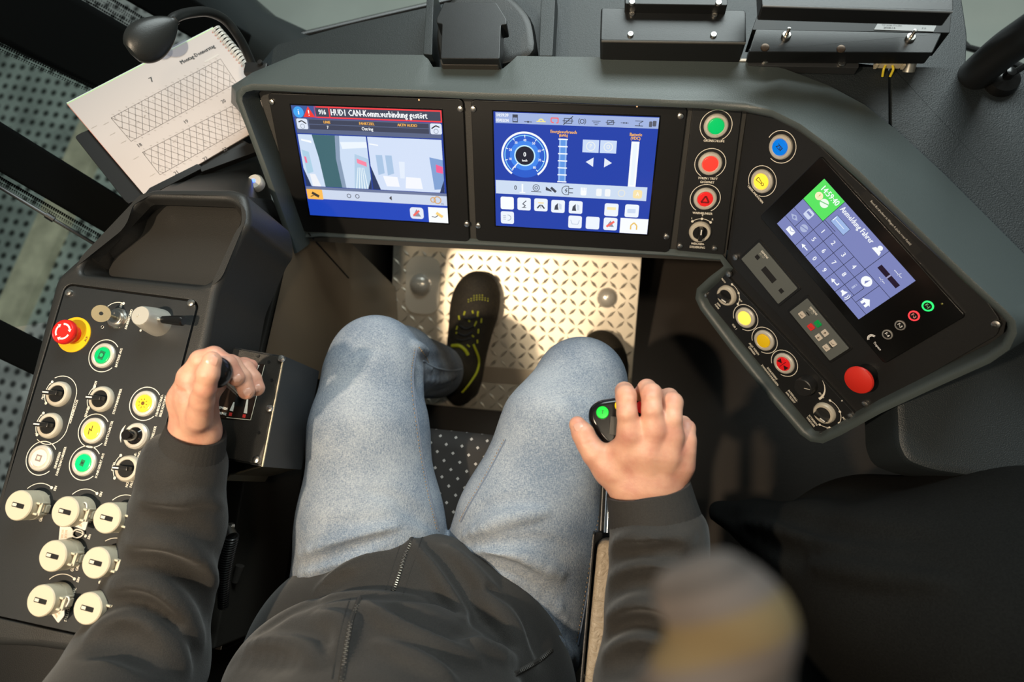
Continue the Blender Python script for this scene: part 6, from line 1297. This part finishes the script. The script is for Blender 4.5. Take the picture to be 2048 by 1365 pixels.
# ---------------------------------------------------------------- jeans
def mk(lo, hi, h, fn, fl, sm=2):
    F = Field(lo, hi, h * 2); fn(F); T = bvh(F.nets(1)); F = Field(lo, hi, h); fn(F); folds(F, T, fl); return F.nets(sm)
def jf(F):
    F.chain(LLEG, .02); F.chain(RLEG, .02); F.ell((-.20, -.26, .60), (.185, .13, .125), k=.03)
JW = [([(930, 1075), (1010, 1040), (1090, 1025)], .007, 1, -.001), ([(935, 1100), (1030, 1110), (1120, 1150)], .009, 1, -.002), ([(960, 1130), (1050, 1170), (1125, 1240)], .009, 1, -.002), ([(1000, 1165), (1090, 1240), (1150, 1330)], .009, 1, -.001),
      ([(925, 1090), (1000, 1085), (1080, 1080), (1140, 1100)], .004, -1, .001), ([(945, 1120), (1030, 1140), (1110, 1200)], .005, -1, .001), ([(925, 1045), (980, 1010), (1060, 995)], .004, -1, .0015), ([(985, 1160), (1080, 1210), (1150, 1290)], .005, -1, .001),
      ([(600, 1110), (690, 1085), (790, 1055)], .007, 1, -.002), ([(600, 1150), (680, 1115), (760, 1090)], .007, 1, -.002), ([(610, 1130), (700, 1098), (800, 1070)], .004, -1, .001), ([(610, 1050), (700, 1045), (800, 1035)], .0035, -1, .002), ([(790, 1010), (830, 1030), (875, 1060)], .005, -1, .001), ([(730, 985), (800, 1000), (860, 1030)], .004, -1, .0015),
      ([(828, 690), (848, 705), (862, 735)], .007, 1, -.001), ([(835, 722), (870, 720), (905, 712)], .005, -1, .001), ([(845, 760), (880, 762), (912, 752)], .005, 1, -.001), ([(842, 780), (870, 785), (900, 775)], .004, -1, .001), ([(835, 740), (845, 790), (860, 805)], .006, -1, .001), ([(1225, 850), (1200, 900), (1190, 950)], .004, -1, .001), ([(690, 720), (730, 700), (790, 705)], .003, -1, .0015), ([(1110, 800), (1150, 790), (1200, 800)], .003, -1, .0015)]
je = mk((-.46, -.42, .05), (.10, .34, .78), .0036, jf, JW)
jeans = put('jeans', npmesh('jeans', [je], DENIM), person); jeans['label'] = 'faded blue denim jeans'; CEN[jeans.name] = Vector((0, 0, 0)); Tj = bvh(je)
TH = mat('ochre_thread', (.30, .19, .09), .7)
for pts in ([(833, 700), (826, 760), (836, 850), (848, 930), (862, 1000), (878, 1062)], [(1238, 830), (1222, 930), (1206, 1010), (1188, 1100), (1172, 1200), (1156, 1290)], [(1012, 880), (975, 950), (940, 1010), (922, 1045)]):
    strip(Tj, pts, .0012, .0001, 'seam', mat('denim_seam', (.13, .16, .22), .8), jeans, 8); strip(Tj, [(x_ - 4, y_) for x_, y_ in pts], .0005, .0004, 'stitching', TH, jeans, 22, dash=1)
strip(Tj, [(838, 695), (850, 712), (858, 728)], .0008, .0003, 'stitching', TH, jeans, 10, dash=1)
strip(Tj, [(846, 722), (868, 735), (900, 742), (928, 738)], .0018, 0, 'hem_seam', mat('denim_light', (.30, .36, .44), .8), jeans, 6)

# ---------------------------------------------------------------- jacket
def tf(F):
    F.ell(at(825, 1305, .88), (.188, .150, .125), k=.01); F.ell(at(955, 1350, .862), (.106, .120, .118), k=.03); F.ell(at(640, 1330, .90), (.10, .12, .11), k=.03)
    F.ell(at(1015, 1425, .83), (.085, .10, .10), k=.03); F.ell(at(745, 1425, .745), (.172, .125, .115), k=.006); F.ell((-.20, -.37, .95), (.185, .125, .20), k=.05); F.cap((-.36, -.37, 1.09), (-.02, -.37, 1.10), .088, .088, .05)
    F.cap((-.20, -.37, 1.12), (-.20, -.35, 1.20), .085, .075, .03); F.ell((-.19, -.33, .80), (.180, .150, .14), k=.03)
    F.chain([(p, r * 1.06 + .004) for p, r in LA[:-1]] + [(A3((376, 930, .764, .034)))], .016); F.chain([(p, r + .004) for p, r in RA[:-1]] + [A3((1306, 1045, .722, .039))], .016)
    F.cut(at(391, 893, .755), (at(372, 960, .765) - at(390, 880, .75)).normalized(), .003) if 0 else None
TW = [([(525, 1262), (600, 1215), (680, 1192), (760, 1190), (850, 1200), (920, 1225), (950, 1260)], .006, -1, .001),
      ([(820, 1080), (860, 1120), (900, 1180), (940, 1250), (950, 1310)], .008, 1, -.003), ([(900, 1100), (960, 1170), (1020, 1260), (1060, 1340)], .010, 1, -.004), ([(760, 1110), (700, 1140), (640, 1180)], .008, 1, -.003), ([(850, 1090), (900, 1140), (960, 1230), (990, 1320)], .006, -1, .002), ([(980, 1190), (1040, 1250), (1090, 1330)], .005, -1, .002),
      ([(740, 1210), (800, 1260), (880, 1300), (950, 1320)], .009, 1, -.003), ([(760, 1200), (830, 1240), (920, 1270), (960, 1240)], .006, -1, .001), ([(700, 1160), (650, 1185), (600, 1225)], .005, -1, .002), ([(960, 1200), (1010, 1240), (1040, 1290)], .009, 1, -.002), ([(930, 1290), (1000, 1310), (1050, 1350)], .008, 1, -.002), ([(640, 1230), (690, 1260), (680, 1320)], .008, 1, -.002), ([(760, 1290), (840, 1330), (900, 1360)], .008, 1, -.002), ([(430, 1310), (520, 1290), (600, 1300), (640, 1330)], .008, 1, -.003), ([(420, 1335), (510, 1320), (580, 1340)], .006, -1, .002),
      ([(285, 1000), (330, 1010), (400, 995), (445, 1010)], .006, 1, -.002), ([(285, 1030), (350, 1045), (420, 1075)], .006, -1, .001), ([(265, 1085), (330, 1090), (400, 1130), (440, 1180)], .009, 1, -.003), ([(255, 1130), (320, 1130), (385, 1170), (420, 1240)], .007, -1, .001), ([(230, 1170), (300, 1180), (360, 1230), (400, 1290)], .010, 1, -.004), ([(210, 1220), (280, 1215), (340, 1260)], .007, -1, .001), ([(190, 1265), (260, 1250), (330, 1290), (370, 1340)], .010, 1, -.004), ([(180, 1300), (240, 1295), (300, 1330)], .008, -1, .001),
      ([(1228, 1095), (1270, 1085), (1330, 1095), (1380, 1075)], .008, 1, -.002), ([(1235, 1110), (1290, 1112), (1350, 1100)], .005, -1, .001), ([(1225, 1160), (1290, 1150), (1370, 1165), (1410, 1150)], .009, 1, -.003), ([(1230, 1185), (1300, 1172), (1380, 1185)], .006, -1, .001), ([(1222, 1240), (1290, 1225), (1370, 1250)], .010, 1, -.003), ([(1225, 1275), (1290, 1255), (1360, 1285)], .007, -1, .001), ([(1215, 1310), (1290, 1300), (1370, 1330)], .010, 1, -.003), ([(1220, 1345), (1290, 1335), (1360, 1355)], .007, -1, .001)]
ja = mk((-.60, -.58, .48), (.20, .12, 1.30), .0042, tf, TW)
jacket = put('jacket', npmesh('jacket', [ja], SHELL), person); jacket['label'] = 'black softshell jacket'; CEN[jacket.name] = Vector((0, 0, 0)); Ta = bvh(ja)
def cuff(p, q, r0, r1, nm):
    b = MB(); d = (q - p); n = 26; rows = []; u_ = d.orthogonal().normalized(); w_ = d.normalized().cross(u_)
    prof = [(-.004, -.0022, .004), (-.004, -.0005, 0), (0, 0, 0), (.15, .0, 0), (.5, .0, 0), (.85, .0006, 0), (.95, -.0008, 0), (1.0, -.0022, 0), (1.05, .0005, 0), (1.12, -.004, 0)]
    for t_, dr, _ in [(.03, -.006, 0)] + prof:
        r_ = r0 + (r1 - r0) * t_ + dr
        rows.append([p + d * t_ + (u_ * math.cos(a_) * 1.0 + w_ * math.sin(a_)) * (r_ + .00015 * math.cos(a_ * 40)) for a_ in np.linspace(0, 2 * math.pi, 121)])
    b.grid(rows); o = put('cuff', b.mesh('cuff', RIB), jacket); o['label'] = nm
cuff(at(393, 862, .750), at(373, 942, .766), .0315, .0400, 'ribbed left cuff'); cuff(at(1296, 978, .722), at(1313, 1058, .722), .0445, .0490, 'ribbed right cuff')
# zips: dark tape with metal teeth
TAPE = mat('zip_tape', (.030, .027, .024), .6); TEETH = mat('zip_teeth', (.30, .27, .22), .35, .8); BRT = mat('zip_teeth_bright', (.70, .68, .64), .3, .9)
for pts, m_, lab in (([(828, 1066), (813, 1100), (798, 1145), (786, 1182)], TEETH, 'main zip, lower run'), ([(719, 1196), (703, 1240), (692, 1300), (682, 1364)], TEETH, 'main zip, upper run'), ([(1104, 1300), (1080, 1320), (1056, 1335), (1030, 1349)], BRT, 'bright pocket zip')):
    z_, P_ = strip(Ta, pts, .0034, -.0014, 'zip', TAPE, jacket, 8, label=lab); b = MB()
    L_ = [P_[0]]; 
    for a, c in zip(P_, P_[1:]):
        k = max(1, int((c - a).length / .0021))
        for i in range(k):
            p = a.lerp(c, i / k); d = (c - a).normalized(); vw = (CAM - p).normalized(); s_ = d.cross(vw).normalized(); M = Matrix((s_, d, vw)).transposed().to_4x4(); M.translation = p + vw * .0047; b.box((.0006 * (1 if i % 2 else -1), 0, 0), (.0028, .0012, .0014), M)
    put('zip_teeth', b.mesh('zip_teeth', m_), z_)
for pts in ([(812, 1060), (797, 1100), (782, 1145), (770, 1186)], [(846, 1070), (832, 1110), (818, 1150), (806, 1190)], [(700, 1198), (684, 1250), (672, 1310), (664, 1360)]): strip(Ta, pts, .0010, -.0004, 'seam', RIB, jacket, 8)

# ---------------------------------------------------------------- shoes
def shoe(heel, toe, lab, ankle):
    H0 = FF.on(*heel); T0 = FF.on(*toe); yv = (T0 - H0).normalized(); zv = FF.N; xv = yv.cross(zv); L_ = (T0 - H0).length; M = (tuple(xv), tuple(yv), tuple(zv)); Pw = lambda x, y, z: H0 + xv * x + yv * y + zv * z
    def f(F):
        F.ell(Pw(.004, L_ - .058, .026), (.046, .062, .034), M, k=.01); F.ell(Pw(.002, L_ * .60, .030), (.042, .09, .038), M, k=.03); F.ell(Pw(0, L_ * .30, .032), (.034, .09, .042), M, k=.03); F.ell(Pw(0, .042, .035), (.034, .046, .045), M, k=.02)
        F.cap(Pw(0, .055, .05), ankle, .036, .040, .02); F.cap(Pw(0, L_ * .34, .062), Pw(0, L_ * .62, .050), .022, .020, .015)
        F.cut(Pw(0, 0, .004), -zv if 0 else tuple(zv), .003)
    lo = np.minimum(np.array(H0), np.array(T0)) - .12; hi = np.maximum(np.array(H0), np.array(T0)) + .14; F = Field(lo, hi, .0028); f(F); F._mix((slice(None),) * 3, sum((F.ax[i].reshape([-1 if j == i else 1 for j in range(3)]) - Pw(0, 0, .006)[i]) * (-zv[i]) for i in range(3)).astype(np.float32) * -1 * -1, .003, -1) if 0 else None
    vf = F.nets(2); o = put('shoe', npmesh('shoe', [vf], SHOE), person); o['label'] = lab; CEN[o.name] = Vector((0, 0, 0))
    b = MB(); ol = []
    for t_, w_ in ((0, .018), (.03, .030), (.15, .036), (.35, .036), (.55, .041), (.72, .048), (.86, .046), (.95, .034), (1.0, .016)): ol.append((t_, w_))
    pl = [(w_ + .002, t_ * L_) for t_, w_ in ol] + [(-w_ + .002, t_ * L_) for t_, w_ in reversed(ol)]
    Ms = Matrix((xv, yv, zv)).transposed().to_4x4(); Ms.translation = H0; b.prism(rpoly(pl, .02, 4), .001, .020, Ms, bev=.004); s_ = put('sole', b.mesh('sole', mat('shoe_sole', (.035, .028, .020), .6)), o)
    return o, bvh(vf), Pw, L_
SHOE = cloth('black_mesh_fabric', (.010, .009, .008), (.050, .040, .024), .7, 700, 1, .6, .2, 30)
s1, Ts, Pw, L1 = shoe((924, 792), (962, 546), 'left safety shoe with yellow-green trim', LLEG[-1][0])
LIME = mat('lime_trim', (.62, .66, .03), .45)
Z = lambda x, y: (760 + x / 3.25, 480 + y / 3.25)
for pts, w_ in (([Z(470, 690), Z(515, 690), Z(550, 715), Z(572, 750)], .0036), ([Z(606, 680), Z(640, 770), Z(632, 850), Z(590, 920), Z(535, 990)], .0026)): strip(Ts, pts, w_, .0004, 'lime_trim', LIME, s1, 6, label='yellow-green trim')
for i, (a, c) in enumerate((((545, 490), (553, 465)), ((637, 465), (634, 500)), ((512, 495), (517, 520)), ((660, 510), (657, 540)), ((612, 565), (628, 530)), ((640, 580), (638, 608)), ((497, 585), (503, 560)), ((598, 620), (608, 632)), ((565, 682), (582, 696)), ((600, 460), (606, 480)), ((575, 522), (583, 534)), ((495, 610), (500, 600)), ((632, 650), (633, 672)))):
    strip(Ts, [Z(*a), Z(*c)], .0016, .0002, 'lace_eyelet', LIME, s1, 3)
b = MB()
for i in range(8):
    for j in range(3 if 1 < i < 6 else 2):
        h_ = hit(Ts, *Z(575 + i * 18, 388 - j * 14 + (i - 4) ** 2 * .9))
        if h_[0]: b.lathe([(.0013, -.0005), (.0010, .0005), (0, .0006)], h_[0], 8)
put('toe_perforations', b.mesh('toe_perforations', LIME), s1)
for pts in ([Z(520, 560), Z(560, 580), Z(610, 560)], [Z(510, 610), Z(555, 625), Z(600, 600)], [Z(530, 500), Z(575, 515), Z(625, 505)], [Z(500, 650), Z(540, 655), Z(590, 640)]): strip(Ts, pts, .0022, .001, 'lace', mat('lace_black', (.012, .012, .012), .6), s1, 5)
s2, Ts2, _, _ = shoe((1222, 905), (1196, 664), 'right safety shoe mostly hidden by the knee', RLEG[-1][0])

# ================================================================ second person at the right edge, out of the light
JK2 = cloth('black_quilted_nylon', (.002, .0022, .002), (.004, .0043, .004), .9, 500, 1, .3, .2, 12)
JK2.node_tree.nodes['Principled BSDF'].inputs['Specular IOR Level'].default_value = .2
def t2(F):
    F.chain([A3((1440, 1025, 1.02, .018)), A3((1520, 1052, .97, .034)), A3((1640, 1110, .88, .066)), A3((1800, 1200, .80, .11)), A3((2000, 1300, .72, .13))], .02)
    F.ell(at(1760, 1250, .92), (.17, .20, .15), k=.03); F.ell(at(2040, 1300, .80), (.20, .22, .20), k=.04)
fl2 = [([(1440, 1020), (1520, 1060), (1600, 1100)], .006, -1, .001), ([(1480, 1045), (1560, 1060), (1680, 1090)], .008, 1, -.002), ([(1500, 1070), (1600, 1120), (1720, 1140)], .006, -1, .001), ([(1560, 1030), (1680, 1060), (1850, 1080)], .008, -1, .001), ([(1620, 1130), (1740, 1150), (1900, 1170)], .009, 1, -.002)]
v2 = mk((.10, -.62, .25), (.95, .12, 1.15), .006, t2, fl2)
F = Field((.10, -.62, .05), (1.0, .15, 1.15), .012); F.ell(at(2040, 1300, .82), (.16, .17, .16), k=.04); F.cap(at(2040, 1320, .9), (.55, -.22, .12), .09, .06, .03); F.cap(at(1800, 1260, .95), (.36, -.16, .12), .08, .055, .03); F.chain([A3((1640, 1110, .9, .035)), A3((1900, 1260, .80, .08))], .02)
p2 = put('person', npmesh('person', [F.nets(1)], sk)); CEN[p2.name] = Vector((0, 0, 0)); tag(p2, 'second person in a black jacket standing in the dark at the lower right corner', 'person')
j2 = put('jacket', npmesh('jacket', [v2], JK2), p2); j2['label'] = 'black nylon jacket in shadow'
F = Field((.10, -.62, .04), (1.0, .15, .95), .010); F.cap(at(2040, 1320, .9), (.55, -.22, .10), .115, .075, .03); F.cap(at(1800, 1260, .95), (.36, -.16, .10), .10, .07, .03); F.cut((0, 0, .06), (0, 0, -1) if 0 else (0, 0, 1), .003) if 0 else None
tr2 = put('trousers', npmesh('trousers', [F.nets(1)], mat('navy_cloth', (.012, .018, .035), .8)), p2); tr2['label'] = 'dark blue trousers'

# ================================================================ scarf hanging near the lens, far out of focus
m = bpy.data.materials.new('striped_wool'); m.use_nodes = True; N = m.node_tree.nodes; L = m.node_tree.links; pb = N['Principled BSDF']; pb.inputs['Roughness'].default_value = .9
tc = N.new('ShaderNodeTexCoord'); mp = N.new('ShaderNodeMapping'); mp.inputs['Rotation'].default_value = (0, 0, R(62)); wv = N.new('ShaderNodeTexWave'); wv.inputs['Scale'].default_value = 9; wv.inputs['Distortion'].default_value = 1.2; cr_ = N.new('ShaderNodeValToRGB')
cr_.color_ramp.elements[0].color = (.085, .072, .066, 1); cr_.color_ramp.elements[0].position = .0; cr_.color_ramp.elements[1].color = (.13, .095, .045, 1); cr_.color_ramp.elements[1].position = .9; e = cr_.color_ramp.elements.new(.12); e.color = (.05, .043, .04, 1); e = cr_.color_ramp.elements.new(.30); e.color = (.095, .08, .074, 1); e = cr_.color_ramp.elements.new(.70); e.color = (.095, .08, .074, 1)
L.new(tc.outputs['Object'], mp.inputs[0]); L.new(mp.outputs[0], wv.inputs['Vector']); L.new(wv.outputs[1], cr_.inputs[0]); L.new(cr_.outputs[0], pb.inputs['Base Color'])
def sf(F):
    F.chain([A3((1360, 1190, .185, .0075)), A3((1438, 1205, .18, .012)), A3((1488, 1260, .178, .0125))], .006); F.chain([A3((1485, 1245, .178, .0120)), A3((1438, 1372, .182, .017)), A3((1425, 1500, .19, .018))], .006); F.chain([A3((1400, 1330, .195, .010)), A3((1350, 1420, .20, .014))], .008)
pts = [at(1330, 1150, .22), at(1640, 1150, .16), at(1330, 1560, .22), at(1640, 1560, .16)]; a_ = np.array([tuple(q) for q in pts]); F = Field(a_.min(0) - .03, a_.max(0) + .03, .0015); sf(F)
vf = F.nets(3); base = vf[0].mean(0); sc = put('scarf', npmesh('scarf', [(vf[0] - base, vf[1])], m), None, Matrix.Translation(base)); tag(sc, 'blurred grey scarf end with ochre stripes hanging close to the lens, bottom right', 'scarf')

for o in C.objects:
    if o.parent is None and o.get('category') and not o.get('group'):
        k = o.name.split('.')[0]
        if k in ('equipment_box', 'mounting_rail', 'dashboard_cover'): o['group'] = {'equipment_box': 'black boxes behind the housing', 'mounting_rail': 'slate upright rails', 'dashboard_cover': 'grained dashboard cover plates'}[k]
